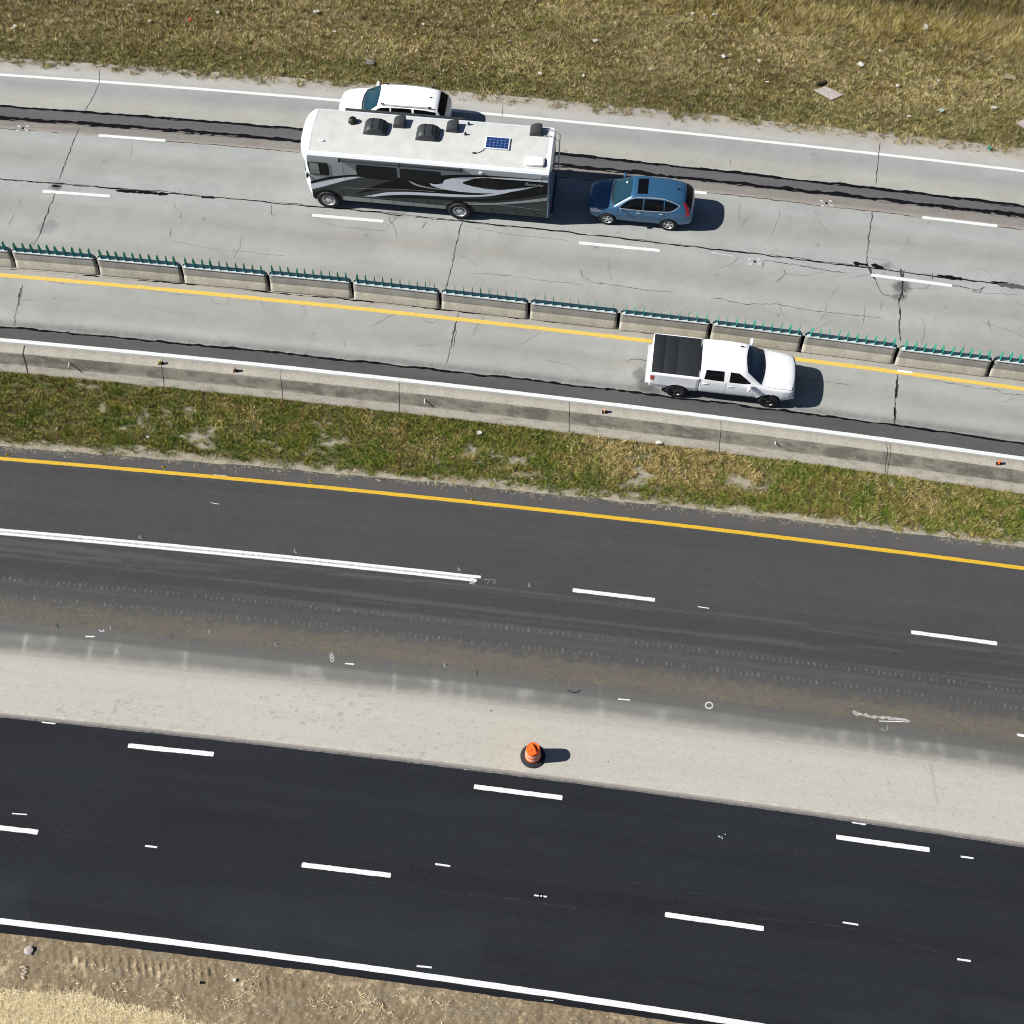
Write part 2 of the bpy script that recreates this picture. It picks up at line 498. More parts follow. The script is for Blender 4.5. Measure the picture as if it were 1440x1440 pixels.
def tar_joint(k, d, w, seed, z, breaks=0.0, wvar=.6):
    xs = np.arange(-50, 50, .13)
    n1 = fbm(xs * .9, xs * 0 + seed, seed); n2 = fbm(xs * 5, xs * 0 + seed, seed + 5, 3); n3 = vnoise(xs * 3.5, xs * 0, seed + 9)
    ws = w * (1 - wvar + 2 * wvar * n2) * (0.75 + .5 * n1)
    if breaks > 0: ws = np.where(n1 < breaks, ws * .12, ws)
    path = [(x, float(ln(k, x, d)) + .14 * (b - .5) + .05 * (c - .5)) for x, b, c in zip(xs, n1, n3)]
    return ribbon('tar_joint', path, list(ws), z, M['tar'], upper)
tar_joint('J1', .0, .13, 71, .013)
tar_joint('J1', -.07, .05, 72, .0125, .42)
tar_joint('J2', -.01, .16, 73, .013, 0, .7)
tar_joint('J2', -.12, .06, 74, .0125, .45)
tar_joint('S', -.03, .085, 75, .0095, 0, .9)
tar_joint('K', .0, .05, 76, .005, .3, .8)
tar_joint('K', .03, .022, 79, .0052, 0, .6)
tar_joint('B', -.01, .025, 77, .0085, .3, .8)
tar_joint('BB', -.05, .05, 78, .005, .5, .9)

def crack(pts, w, mat, z=.006, amp=.03, step=.12, name='crack', parent=None, broken=0.0):
    path = jag_path(pxs(pts), step, amp)
    n = len(path)
    ws = [w * random.uniform(.3, 1.25) for _ in range(n)]
    ws[0] *= .3; ws[-1] *= .3
    return ribbon(name, path, ws, z, mat, parent or upper)
# transverse joints
for pts, w in (([(139, 98), (140, 115), (132, 135), (124, 148), (121, 156)], .035), ([(112, 180), (101, 205), (90, 235), (83, 253)], .04),
               ([(78, 272), (70, 290), (61, 315), (56, 330)], .05), ([(56, 328), (47, 348)], .02),
               ([(32, 400), (28, 420), (22, 440), (20, 460)], .03), ([(29, 405), (26, 430)], .06),
               ([(1238, 200), (1236, 215), (1233, 245), (1231, 262)], .035), ([(1227, 298), (1222, 330), (1219, 365), (1221, 375)], .045),
               ([(1221, 374), (1227, 388), (1232, 394)], .14), ([(1230, 394), (1238, 410), (1242, 415), (1258, 417)], .03),
               ([(1266, 378), (1270, 400), (1265, 422)], .12), ([(1264, 418), (1266, 440), (1264, 462), (1267, 480)], .075),
               ([(1272, 380), (1268, 405), (1271, 420)], .05), ([(1262, 396), (1275, 412)], .05),
               ([(1262, 520), (1261, 545), (1258, 575), (1258, 598)], .05), ([(1262, 532), (1260, 560)], .11), ([(1259, 572), (1259, 592)], .08),
               ([(650, 308), (643, 340), (634, 380), (627, 404)], .04), ([(645, 440), (638, 465), (634, 482)], .06), ([(636, 478), (628, 512)], .025),
               ([(707, 146), (706, 166)], .022), ([(1028, 223), (1027, 236)], .02)):
    crack(pts, w, M['crack'])
# longitudinal and map cracks
for pts, w in (([(815, 378), (820, 390), (835, 397), (870, 402), (910, 408), (945, 411)], .03), ([(1000, 418), (1050, 428), (1090, 427), (1130, 435), (1180, 441), (1240, 447)], .03),
               ([(1074, 366), (1110, 371), (1150, 378), (1193, 385)], .045), ([(1102, 376), (1104, 385), (1092, 397)], .03), ([(1074, 366), (1072, 378)], .03),
               ([(1040, 361), (1025, 374), (1010, 377)], .02), ([(1104, 385), (1130, 388), (1160, 382)], .02),
               ([(1335, 400), (1365, 406), (1378, 410), (1386, 403)], .045), ([(1386, 403), (1366, 411)], .03), ([(1366, 411), (1400, 413), (1438, 415)], .025), ([(1405, 408), (1440, 432)], .025),
               ([(1192, 390), (1215, 388), (1231, 384)], .025), ([(1312, 384), (1310, 394)], .06), ([(1272, 405), (1300, 406), (1310, 400)], .03),
               ([(1220, 362), (1248, 366), (1262, 380)], .02),
               ([(880, 509), (884, 506), (895, 505), (911, 508)], .035), ([(295, 418), (302, 426), (315, 428), (325, 421)], .025), ([(523, 459), (545, 446), (557, 442)], .022),
               ([(594, 448), (600, 453), (612, 453), (617, 449)], .022), ([(1115, 532), (1150, 534), (1195, 542)], .028), ([(1310, 535), (1345, 540), (1372, 546)], .03),
               ([(1372, 546), (1400, 548), (1412, 554), (1440, 556)], .03), ([(1378, 452), (1420, 465), (1440, 474)], .025), ([(1388, 448), (1394, 466)], .035),
               ([(60, 394), (88, 399), (130, 402)], .02), ([(190, 405), (240, 413), (280, 416)], .018), ([(430, 300), (470, 318), (540, 325)], .02),
               ([(243, 284), (247, 293), (255, 300), (253, 308)], .022), ([(240, 320), (238, 335)], .03), ([(240, 338), (300, 350), (400, 360)], .018), ([(382, 288), (381, 300), (386, 305)], .03),
               ([(545, 303), (555, 320), (558, 335)], .03), ([(560, 304), (545, 318)], .025), ([(600, 312), (592, 322)], .035), ([(655, 318), (720, 330), (800, 338)], .022),
               ([(660, 384), (700, 386), (760, 394), (818, 400)], .02), ([(20, 300), (12, 318)], .02), ([(250, 264), (262, 280)], .02), ([(1240, 420), (1238, 436)], .02),
               ([(1040, 285), (1040, 310)], .02), ([(1055, 305), (1040, 318)], .02), ([(1054, 175), (1054, 200)], .0), ([(640, 455), (641, 470), (637, 488)], .03)):
    if w > 0: crack(pts, w * .8, M['hair'] if w < .03 else M['crack'])
random.seed(23)
for i in range(46):
    y = random.choice([random.uniform(330, 470), random.uniform(190, 330)])
    x = random.uniform(0, 1440); y = y + x * .1 - 40
    n = random.randint(2, 4); pts = [(x, y)]
    ang = random.choice([random.uniform(-.3, .3), random.uniform(1.2, 1.9)])
    for k in range(n):
        ang += random.uniform(-.5, .5); q = pts[-1]
        s = random.uniform(6, 18); pts.append((q[0] + s * math.cos(ang), q[1] + s * math.sin(ang) * .8))
    crack(pts, .014, M['hair'], z=.0055)
# tar patches on the seam
def blob(px0, px1, k, w, name='tar_patch', parent=None, mat=None, d=0.0):
    a, b = at(*px0), at(*px1)
    n = max(4, int((b - a).length / .09)); path = []; ws = []
    for i in range(n + 1):
        q = a.lerp(b, i / n)
        path.append((q.x, q.y)); ws.append(w * random.uniform(.55, 1.15))
    ws[0] *= .4; ws[-1] *= .4
    ribbon(name, path, ws, .0068, mat or M['tar'], parent or upper, jit=w * .12)
for a, b, w in (((163, 268), (236, 273.5), .16), ((282, 277), (302, 278.5), .1), ((73, 261), (85, 262.5), .14), ((1200, 369.5), (1221, 373), .17), ((1225, 372), (1243, 377), .22),
                ((1318, 387.5), (1354, 393), .2), ((1392, 396), (1418, 398), .08), ((1212, 262), (1240, 269), .16)):
    blob(a, b, 'K', w)
blob((1404, 400), (1470, 408), 'K', .26, 'asphalt_patch', mat=pmat('patch_asphalt', (.085, .085, .088), .85, spec=.2, noise=.2, nscale=20))

def worn_line(name, k, d, w, x0, x1, z, mat, parent, jit=.006):
    return ribbon(name, along(k, d, x0, x1, .25), w, z, mat, parent, jit)
def dash(p0, p1, w, z, mat, parent, name='lane_dash'):
    a, b = at(*p0), at(*p1)
    path = [a.lerp(b, t).to_2d() for t in (0, .004, .012) + tuple(np.linspace(.03, .97, 24)) + (.988, .996, 1)]
    ws = [w * random.uniform(.55, .85), w * .95] + [w] * (len(path) - 4) + [w * .95, w * random.uniform(.55, .85)]
    return ribbon(name, path, ws, z, mat, parent, min(.008, w * .06))
worn_line('edge_line', 'W1', 0, .155, -60, 60, .0045, M['white_paint'], upper)
worn_line('edge_line', 'W2', .03, .165, -60, 60, .0062, M['white_paint'], upper)
worn_line('centre_line', 'Y1', 0, .19, -60, 60, .0062, M['yellow_paint'], upper, .01)
for a, b in (((138.5, 190.5), (232.7, 197.9)), ((520, 223), (612, 232)), ((895, 262.5), (994, 271.7)), ((1297, 305.8), (1402.7, 318)),
             ((59.8, 269), (154.5, 276)), ((438.8, 302.8), (539.4, 311.4)), ((814, 341.5), (928, 352.7)), ((1225, 386.8), (1339, 402))):
    dash(a, b, .16, .0105, M['white_paint'], upper)
dash((1262, 521.5), (1283, 524), .1, .0075, M['white_paint'], upper, 'paint_mark')
blob((1000, 355), (1032, 360.5), 'K', .05, 'paint_mark', mat=M['white_worn'])
# faded painted survey squares
def survey(px, py, parent, s=.13):
    bm = bmesh.new(); c = at(px, py)
    for dx in (-1, 1):
        for dy in (-1, 1):
            add_ribbon(bm, [(c.x + dx * s * 1.5 - .07, c.y + dy * s), (c.x + dx * s * 1.5 + .07, c.y + dy * s - .01)], [.07, .07], .0155)
    add_ribbon(bm, [(c.x - s * 1.2, c.y + .02), (c.x + s * 1.2, c.y - .02)], [.03, .03], .0152)
    finish('survey_mark', bm, M['white_worn'], parent)
    ribbon('survey_centre', [(c.x - .05, c.y), (c.x + .06, c.y)], .1, .0165, M['tar'], parent)
for p in ((32, 180.5), (1162, 286), (1061, 368)): survey(*p, upper)

# median verge soil ----------------------------------------------------------------
def bare(X, Y):
    """0..1: how bare of grass the median is"""
    n = fbm(X * .55, (Y + .12 * X) * 1.1, 91); m = fbm(X * 2.4, Y * 3.4, 93)
    d = dist('G2', X, Y)
    b = sstep(.59, .78, n * .5 + m * .5 + .06 * np.exp(-((d - 1.1) / .8) ** 2) + .045 * sstep(-6, -14, X))
    e = 1 - sstep(-.05, .35, d - .06 + (m - .5) * .7)
    return np.clip(np.maximum(b * .9, e), 0, 1)
def verge_col(X, Y):
    m = fbm(X * 3, Y * 3, 95); k = fbm(X * 11, Y * 11, 97, 2)
    c = np.outer(.55 + .9 * m, C3(.10, .09, .042))
    b = bare(X, Y)
    c = mixc(c, (.40, .375, .31), b * (.75 + .4 * (k - .5)))
    return c * (.85 + .3 * k)[:, None]
surface('verge', lambda x: ln('WB', x) + .05, lambda x: ln('G2', x) - .1, -.003, .14, .14, verge_col, M['soil'],
        zfn=lambda X, Y: .05 * (fbm(X * 1.5, Y * 1.5, 25) - .5) * sstep(.1, .6, dist('G2', X, Y)) - .004).__setitem__('kind', 'structure')

# middle asphalt road ---------------------------------------------------------------
def mid_col(X, Y):
    dG, dY, dD, dR1, dR2, dV1, dV2, dT = [dist(k, X, Y) for k in ('G2', 'Y2', 'DM', 'R1', 'R2', 'V1', 'V2', 'T1')]
    lat = Y + .124 * X
    st = fbm(X * .12, lat * 3.5, 101); st2 = fbm(X * .05, lat * 9, 103, 3); bl = fbm(X * .5, Y * .5, 105); fi = fbm(X * 6, Y * 6, 107, 3); sp = vnoise(X * 16, Y * 16, 109)
    c = np.outer(np.ones(len(X)), C3(.0545, .0555, .058))
    c = mixc(c, (.085, .082, .080), sstep(-.25, .25, dY + .15 * (fi - .5)) * .9)               # dusty shoulder
    c = mixc(c, (.063, .0615, .061), np.exp(-((dY + 1.6) / .8) ** 2) * .5)
    c = mixc(c, (.046, .048, .052), sstep(.1, -.6, dD) * sstep(-.4, .5, dR1) * .8)
    c = mixc(c, (.085, .086, .088), sstep(.52, .72, st2) * .55 * sstep(.5, -.3, dD))
    c = mixc(c, (.070, .071, .073), sstep(.5, -.6, dR1) * .8)
    g = sstep(.5, -.25, dV1 + (fi - .5) * .7) * (1 - sstep(.2, -.25, dV2 + (fi - .5) * .4))
    c = mixc(c, (.155, .134, .102), g * (.48 + .25 * sp))
    c = mixc(c, (.118, .116, .112), sstep(.2, -.25, dV2 + (fi - .5) * .3) * .9)
    m = sstep(-.42, -.58, dV2 + (st - .5) * .3)
    bl2 = fbm(X * 1.6, Y * 1.2, 111)
    c = mixc(c, (.195, .196, .182), m * (.65 + .5 * (bl2 - .5)))
    c = mixc(c, (.30, .295, .275), m * sstep(.58, .75, bl2) * .45)
    c = mixc(c, (.33, .318, .285), sstep(.4, .0, dT + .25 * (fi - .5)) * .8)
    # pale scrapes across the milled strip
    for px, py, w in ((35, 905, .06), (70, 905, .07), (128, 908, .09), (165, 912, .1), (260, 923, .08), (555, 957, .07), (612, 962, .14), (633, 963, .07), (652, 967, .07), (1225, 1045, .1), (1265, 1050, .08), (1325, 1060, .08), (845, 985, .07)):
        q = at(px, py)
        c = mixc(c, (.42, .41, .38), np.exp(-((X - q.x + .12 * (fi - .5)) / w) ** 2) * sstep(.85, .45, np.abs(Y - q.y)) * (.22 + .9 * (fi - .38)).clip(0, .7) * m.clip(.15, 1))
    c *= (.84 + .18 * st + .14 * st2 + .1 * (bl - .5) + .12 * (fi - .5))[:, None]
    return c
mid = surface('middle_road', lambda x: ln('G2', x) + .12 * (fbm(x * 1.3, x * 0, 121) - .5), lambda x: ln('T1', x) - .03, 0.0, .12, .09, mid_col, M['asphalt'])
tag(mid, kind='structure')
worn_line('edge_line', 'Y2', 0, .152, -60, 60, .0045, M['yellow_deep'], mid)
# wide old line: three painted passes side by side
xe = at(676, 813.5).x
for d, w, xx in ((.088, .105, xe), (-.075, .10, xe - .15)):
    worn_line('lane_line', 'DM', d, w, -60, xx, .0045, M['white_paint'], mid, .004)
worn_line('lane_line', 'DM', .0, .26, -60, xe - .2, .0038, pmat('rubbed_paint', (.46, .465, .47), .8, spec=.2, noise=.5, nscale=9), mid, .006)
for a, b in (((805.3, 829.8), (920.9, 843.6)), ((1281.3, 888.9), (1402.2, 904.9))):
    dash(a, b, .15, .0045, M['white_paint'], mid)
bm = bmesh.new()
random.seed(5)
for k, dd in (('R1', .15), ('R2', .17)):
    x = -24.0
    while x < 24:
        x += .205
        if random.random() < .06: continue
        y = float(ln(k, x)) + random.uniform(-.02, .02)
        s = random.uniform(.5, 1)
        add_ribbon(bm, [(x, y - dd * s * .6), (x + .02, y + dd * s * .6)], [.075 * s, .09 * s], .0042, .025)
finish('rumble_strip', bm, pmat('dusty_groove', (.115, .115, .115), .9, spec=.1, noise=.5, nscale=7), mid)
bm = bmesh.new()
for (ax, ay), (bx, by), w in (((981, 853), (997, 855.5), .035), ((120, 895), (133, 895.3), .05), ((485, 933), (498, 934.2), .05), ((869, 983), (886, 984.5), .045), ((1430, 1033), (1446, 1036), .1), ((296, 707), (308, 709), .02),
                            ((300, 667.5), (318, 669), .02), ((1236, 1014), (1278, 1015), .03)):
    a, b = at(ax, ay), at(bx, by); add_ribbon(bm, [a.to_2d(), b.to_2d()], [w, w], .0046)
finish('paint_mark', bm, M['white_paint'], mid)
def stroke(parent, polys, w, mat=None, name='paint_scribble', z=.0047):
    bm = bmesh.new()
    for pl in polys:
        add_ribbon(bm, pxs(pl), [w * random.uniform(.7, 1.2) for _ in pl], z)
    return finish(name, bm, mat or M['white_worn'], parent)
def ring(cx, cy, rx, ry, n=12, a0=0, a1=360):
    return [(cx + rx * math.cos(R(a0 + (a1 - a0) * i / n)), cy + ry * math.sin(R(a0 + (a1 - a0) * i / n))) for i in range(n + 1)]
stroke(mid, [[(681, 815), (689, 815.3), (685, 821)], [(690, 815.5), (697, 815.7), (694, 821.5)]], .035, M['grey_worn'])          # 77
stroke(mid, [[(658, 815), (664, 820)], [(664, 812), (669, 818), (660, 821)], [(666, 814), (666, 822)]], .035)
stroke(mid, [[(462, 921), (468, 917), (463, 925)], ring(467, 923, 1.8, 2.2, 8), ring(467.3, 928, 2.3, 2.6, 8)], .026)                 # 8
stroke(mid, [ring(997, 992, 5, 4.4, 14)], .05)
stroke(mid, [ring(1244, 1023.5, 4.5, 4, 9, -60, 170)], .05, M['grey_worn'])
stroke(mid, [ring(143, 885.5, 3, 2.6, 6, 0, 180)], .05)
stroke(mid, [[(80, 878), (82, 884)], [(798, 970), (806, 974), (813, 973), (816, 970.5)], [(671, 943), (671, 950)]], .035, M['tar'], 'rubber_scrap')
a = [at(1199, 1001.5), at(1222, 1007), at(1250, 1009.5), at(1279, 1014)]
ribbon('paint_smear', jag_path([q.to_2d() for q in a], .09, .02), [random.uniform(.03, .16) for _ in range(len(jag_path([q.to_2d() for q in a], .09, 0)))], .0052, M['grey_smear'], mid, .02)

# pale concrete strip ---------------------------------------------------------------
def pale_col(X, Y):
    lat = Y + .13 * X
    st = fbm(X * .15, lat * 4, 131); fi = fbm(X * 7, Y * 7, 133, 3); pit = vnoise(X * 7, lat * 16, 137) * vnoise(X * 11, Y * 11, 139)
    dT, dN = dist('T1', X, Y), dist('N1', X, Y)
    c = np.outer(.92 + .12 * st + .08 * (fi - .5), C3(.425, .406, .362))
    c = mixc(c, (.325, .315, .285), sstep(-.5, .05, dT + (st - .5) * .5) * .75)
    area = .3 + .5 * sstep(.45, .6, fbm(X * .3, Y * .8, 141)) * sstep(2, -6, X)
    c = mixc(c, (.22, .20, .17), sstep(.46, .64, pit) * .6 * area)
    c = mixc(c, (.28, .27, .25), np.exp(-((X - at(1312, 1100).x - .03 * fi) / .04) ** 2) * sstep(.85, .7, np.abs(Y - at(1312, 1100).y)) * .6)
    c = mixc(c, (.50, .48, .44), sstep(.24, .17, dN) * sstep(.55, .7, fi) * .8)
    c = mixc(c, (.20, .19, .175), sstep(.16, .10, dN + .02 * (fi - .5)) * .85)
    return c
pale = surface('concrete_strip', lambda x: ln('T1', x) + .0 + .06 * (fbm(x * 2, x * 0, 143) - .5), lambda x: ln('N1', x) - .02, .005, .1, .07, pale_col, M['concrete'])
tag(pale, kind='structure')
stroke(pale, [[(1240, 1146), (1243, 1150), (1247, 1143)], [(1248, 1146), (1252, 1143), (1250, 1149)], ring(1256, 1145, 2.2, 2, 7), ring(1257, 1149.5, 2.4, 2.2, 7)], .03, pmat('chalk', (.55, .53, .49), .9), z=.0105)
stroke(pale, [ring(855, 1068, 3.5, 3, 8), [(853, 1070), (860, 1072)]], .025, pmat('faint_chalk', (.50, .48, .43), .9), z=.0105)
stroke(pale, [[(690, 998.5), (691, 1000.5)]], .05, M['tar'], z=.0105)

# new black asphalt road ------------------------------------------------------------
def low_col(X, Y):
    lat = Y + .133 * X
    st = fbm(X * .1, lat * 2.2, 151); st2 = fbm(X * .06, lat * 8, 153, 3); bl = fbm(X * .35, Y * .35, 155); fi = fbm(X * 6, Y * 6, 157, 3)
    c = np.outer(np.ones(len(X)), C3(.0170, .0192, .0240))
    d3 = dist('W3', X, Y)
    c = mixc(c, (.021, .0245, .029), np.exp(-((d3 - .9) / .8) ** 2) * sstep(.35, .65, bl) * .9)
    c = mixc(c, (.0165, .0172, .019), np.exp(-((d3 - 3.3) / .35) ** 2) * .5)
    c = mixc(c, (.009, .0095, .0125), sstep(.0, -.12, d3) * .8)
    c = mixc(c, (.019, .0195, .021), sstep(.62, .78, st2) * .5)
    c *= (.66 + .40 * st + .20 * st2 + .18 * (bl - .2) + .14 * (fi - .5))[:, None]
    return c
low = surface('lower_road', lambda x: ln('N1', x) + .02, lambda x: ln('N2', x) + .05 * (fbm(x * 4, x * 0, 161) - .5), 0.0, .14, .12, low_col, M['new_asphalt'])
tag(low, kind='structure')
ribbon('road_lip', along('N1', .0, -60, 60, .3), .07, .0092, pmat('lip', (.16, .155, .15), .9, spec=.1, noise=.4, nscale=6), low, .008)
worn_line('edge_line', 'W3', 0, .185, -60, 60, .0045, M['white_paint'], low)
for a, b in (((180, 1048.5), (300.5, 1060.7)), ((666.5, 1106.2), (790.8, 1121.9)), ((1175.8, 1177), (1307.2, 1195.2)), ((-68, 1156), (53.5, 1170.3)), ((424.3, 1216), (549.6, 1231.2)), ((935, 1286), (1074, 1305.8))):
    dash(a, b, .162, .0045, M['white_paint'], low)
for (ax, ay), (bx, by), w in (((59, 1015.3), (78, 1017.5), .06), ((17, 1144), (38, 1145.5), .04), ((204, 1189.5), (221, 1191.5), .06), ((612, 1215), (633, 1218), .06), ((586, 1358.5), (607, 1360.5), .055),
                            ((1185, 1297), (1207, 1300.5), .055), ((1346, 1348.8), (1365, 1351.5), .06), ((1351, 1204.5), (1369, 1207), .06), ((1198, 1156.5), (1218, 1159.5), .05), ((638, 1079), (657, 1081.5), .05), ((751, 1259), (769, 1261), .05), ((765, 1406), (778, 1407), .02)):
    dash((ax, ay), (bx, by), w, .0047, M['white_paint'], low, 'layout_mark')
stroke(low, [[(1204, 1155), (1214, 1160.5)], [(645, 1078), (655, 1083)]], .025, z=.0056)
stroke(low, [ring(761, 1260, 2.4, 3.4, 10)], .05, M['tar'], 'survey_ring', .0058)
stroke(low, [[(1010, 1175), (1013, 1178)], [(1019, 1172.5), (1020, 1174)], [(1015, 1176), (1016, 1180)]], .03)
# faint curved scuffs
for pts, w in (([(640, 1256), (700, 1261), (760, 1270), (810, 1277)], .035), ([(1040, 1290), (1150, 1298), (1240, 1314), (1330, 1342)], .03), ([(860, 1236), (980, 1256), (1100, 1282)], .02), ([(480, 1245), (560, 1250), (640, 1257)], .015),
               ([(1300, 1238), (1330, 1244), (1350, 1247)], .015), ([(1130, 1220), (1160, 1223), (1172, 1230)], .015)):
    ribbon('scuff', jag_path(pxs(pts), .3, .01), w, .0043, pmat('scuff', (.032, .033, .036), .9, spec=.1, noise=.6, nscale=4), low, .008)

# dirt verge at the near edge ---------------------------------------------------------
def straw_mask(X, Y):
    n = fbm(X * 1.3, Y * 1.3, 171)
    edge = np.interp(X, [-18, -16.4, -14.4, -13.5, -12.6, -11.7, -10.6, -9.4, -6], [6.1, 5.82, 5.78, 5.60, 5.42, 5.36, 5.1, 4.75, 4.0])          # edge of the straw mulch
    return sstep(-.08, .12, edge - Y + (n - .5) * .5)
def dirt_z(X, Y):
    lat = Y - ln('N2', X)
    tr = np.exp(-((lat + .55) / .24) ** 2)
    n = fbm(X * .8, Y * 2, 173)
    t2 = np.exp(-((lat + 1.42) / .10) ** 2)
    ridge = .055 * sstep(.25, .6, fbm(X * 1.1, Y * 5, 187)) * np.maximum(0, np.sin((X + .25 * Y) * 2 * math.pi / .26 + 5 * n + 3 * fbm(X * .5, Y * 3, 189))) * tr * sstep(-15.5, -13.5, X) * sstep(-5.5, -10, X)
    ridge += .02 * np.maximum(0, np.sin(X * 2 * math.pi / .13)) * t2 * sstep(-16, -15, X) * sstep(-11, -13, X)
    return ridge + .07 * (fbm(X * 2, Y * 2, 175) - .5) + .07 * (fbm(X * 5, Y * 7, 177, 3) - .5) - .015 * sstep(.1, -.1, lat)
def dirt_col(X, Y):
    m = fbm(X * 1.5, Y * 2, 181); k = fbm(X * 8, Y * 8, 183, 3); lat = Y + .134 * X - 5.58
    c = np.outer(.8 + .25 * m + .25 * (k - .5), C3(.225, .175, .112))
    c = mixc(c, (.46, .38, .24), sstep(.56, .72, .5 * m + .5 * k) * .7)
    c = mixc(c, (.19, .16, .115), sstep(.55, .7, fbm(X * .7, Y * 2.5, 185)) * .5)
    return c
surface('dirt', lambda x: ln('N2', x) + .03, lambda x: 0 * x + 2.2, -.03, .04, .045, dirt_col, M['dirt'], zfn=dirt_z, x0=-30, x1=30).__setitem__('kind', 'structure')

# ------------------------------------------------------------------ grass and straw
def blades(name, X, Y, Z, H, W, lean, C, tipc=None):
    n = len(X)
    a = rng.uniform(0, 2 * np.pi, n); b = rng.uniform(0, 2 * np.pi, n)
    v0 = np.stack([X - np.cos(a) * W / 2, Y - np.sin(a) * W / 2, Z], 1)
    v1 = np.stack([X + np.cos(a) * W / 2, Y + np.sin(a) * W / 2, Z], 1)
    v2 = np.stack([X + np.cos(b) * H * np.sin(lean), Y + np.sin(b) * H * np.sin(lean), Z + H * np.cos(lean)], 1)
    V = np.stack([v0, v1, v2], 1).reshape(-1, 3)
    Cc = np.repeat(C, 3, 0).reshape(-1, 3, 3)
    Cc[:, 2] *= 1.15
    me = np_mesh(name, V, np.arange(3 * n).reshape(-1, 3), Cc.reshape(-1, 3))
    return tag(link(name, me, None, M['blade']), kind='stuff')

def pick(n, weights, palette):
    """weights (n,k) -> colour per blade"""
    w = weights / weights.sum(1, keepdims=True); cu = w.cumsum(1); r = rng.random(n)[:, None]
    idx = (r > cu).sum(1).clip(0, len(palette) - 1)
    return np.asarray(palette)[idx]

def tufts(name, X, Y, Z, H, col, nb, spread, lean0, lean1, w0, w1):
    """bunches of blades fanning out from a common foot"""
    n = len(X); k = nb
    az = (np.arange(k)[None, :] * 2 * np.pi / k + rng.uniform(0, 6.28, (n, 1)) + rng.normal(0, .5, (n, k))).ravel()
    r0 = rng.random(n * k) * np.repeat(spread, k)
    bx = np.repeat(X, k) + np.cos(az) * r0; by = np.repeat(Y, k) + np.sin(az) * r0
    h = np.repeat(H, k) * rng.uniform(.6, 1.2, n * k); lean = rng.uniform(lean0, lean1, n * k)
    W = rng.uniform(w0, w1, n * k); fa = az + np.pi / 2 + rng.normal(0, .5, n * k)
    bz = np.repeat(Z, k)
    dx, dy = np.cos(fa) * W / 2, np.sin(fa) * W / 2
    v0 = np.stack([bx - dx, by - dy, bz], 1); v1 = np.stack([bx + dx, by + dy, bz], 1)
    v2 = np.stack([bx + np.cos(az) * h * np.sin(lean), by + np.sin(az) * h * np.sin(lean), bz + h * np.cos(lean)], 1)
    V = np.stack([v0, v1, v2], 1).reshape(-1, 3)
    C = np.repeat(col, k, 0) * rng.uniform(.7, 1.3, (n * k, 1))
    me = np_mesh(name, V, np.arange(3 * n * k).reshape(-1, 3), np.repeat(C, 3, 0))
    return tag(link(name, me, None, M['blade']), kind='stuff')

N = 290000
X = rng.uniform(-33, 33, N); Y = ln('A', X) + rng.random(N) * 15.0 - .35
d = dist('A', X, Y); m = fbm(X * 1.6, Y * 2.0, 201); n1 = fbm(X * .3, (Y + .12 * X) * .55, 203); cl = fbm(X * 4, Y * 4, 205, 3)
keep = (rng.random(N) < .25 + 1.5 * (cl - .3)) & (rng.random(N) < sstep(-.25, .5, d + (m - .5) * 1.0 + (cl - .5) * .8))
X, Y, d, m, n1, cl = [q[keep] for q in (X, Y, d, m, n1, cl)]
n = len(X)
far = sstep(6.0, 7.5, d + .06 * X - .5); deep = sstep(8.1, 8.7, d + (m - .5) * .8); weed = rng.random(n) < .035
nearedge = np.exp(-((d - .8) / .9) ** 2)
H = (.09 + .16 * np.clip(cl - .2, 0, 1) + .07 * rng.random(n)) * (1 + 1.3 * far) * np.where(weed, 1.7, 1)
wts = np.stack([.30 + 1.0 * sstep(.45, .62, n1) - .25 * nearedge + .25 * far, .60 + 0 * m, .14 + 1.0 * nearedge + .8 * sstep(.52, .68, m), .25 + 1.0 * sstep(.52, .38, n1), .10 + .9 * far, .12 + .4 * sstep(.5, .62, cl)], 1).clip(.02)
pal = [(.54, .45, .235), (.325, .275, .10), (.175, .20, .058), (.24, .18, .078), (.43, .325, .075), (.60, .53, .34)]
band = fbm(X * .12, (Y + .12 * X) * .9, 207); Cb = pick(n, wts, pal) * rng.uniform(.75, 1.25, (n, 1)) * (.55 + .55 * m + .5 * (band - .5) + .15)[:, None] * (1 - .5 * deep)[:, None] * np.where(weed, .6, 1)[:, None]
Zb = .07 * (fbm(X * 1.2, Y * 1.2, 21) - .5) + np.clip(d - 6.5, 0, 40) * .06 - .03
tufts('dry_grass', X, Y, Zb, H, Cb, 7, .02 + .05 * rng.random(n), .25, 1.25, .018, .038)

N = 51000
X = rng.uniform(-30, 30, N); u_ = rng.random(N)
Y = ln('G2', X) - .08 + u_ * (ln('WB', X) - ln('G2', X) + .09)
b_ = bare(X, Y); cl = fbm(X * 4, Y * 4, 211, 3); m = fbm(X * .45, (Y + .12 * X) * .9, 213); m2 = fbm(X * 1.6, Y * 2.0, 215)
keep = rng.random(N) < (1.04 - b_) ** 1.6 * (.35 + 1.4 * (cl - .3))
X, Y, b_, cl, m, m2, u_ = [q[keep] for q in (X, Y, b_, cl, m, m2, u_)]
n = len(X)
H = .08 + .11 * cl + .06 * rng.random(n)
dry = sstep(1, 4, X) * sstep(12, 8, X) * .9 * sstep(.25, .5, u_) + sstep(.58, .72, m) * .5 + sstep(10, 15, X) * .25
brown = .7 * sstep(.50, .36, m2) + .4 * sstep(.6, .9, u_) * sstep(2, -2, X)
wts = np.stack([.55 - .35 * dry + .9 * sstep(.50, .64, m2) - .3 * brown, .75 + 0 * m, 0.14 + 1.5 * dry, .22 + .9 * brown, .25 * b_ + .05], 1).clip(.03)
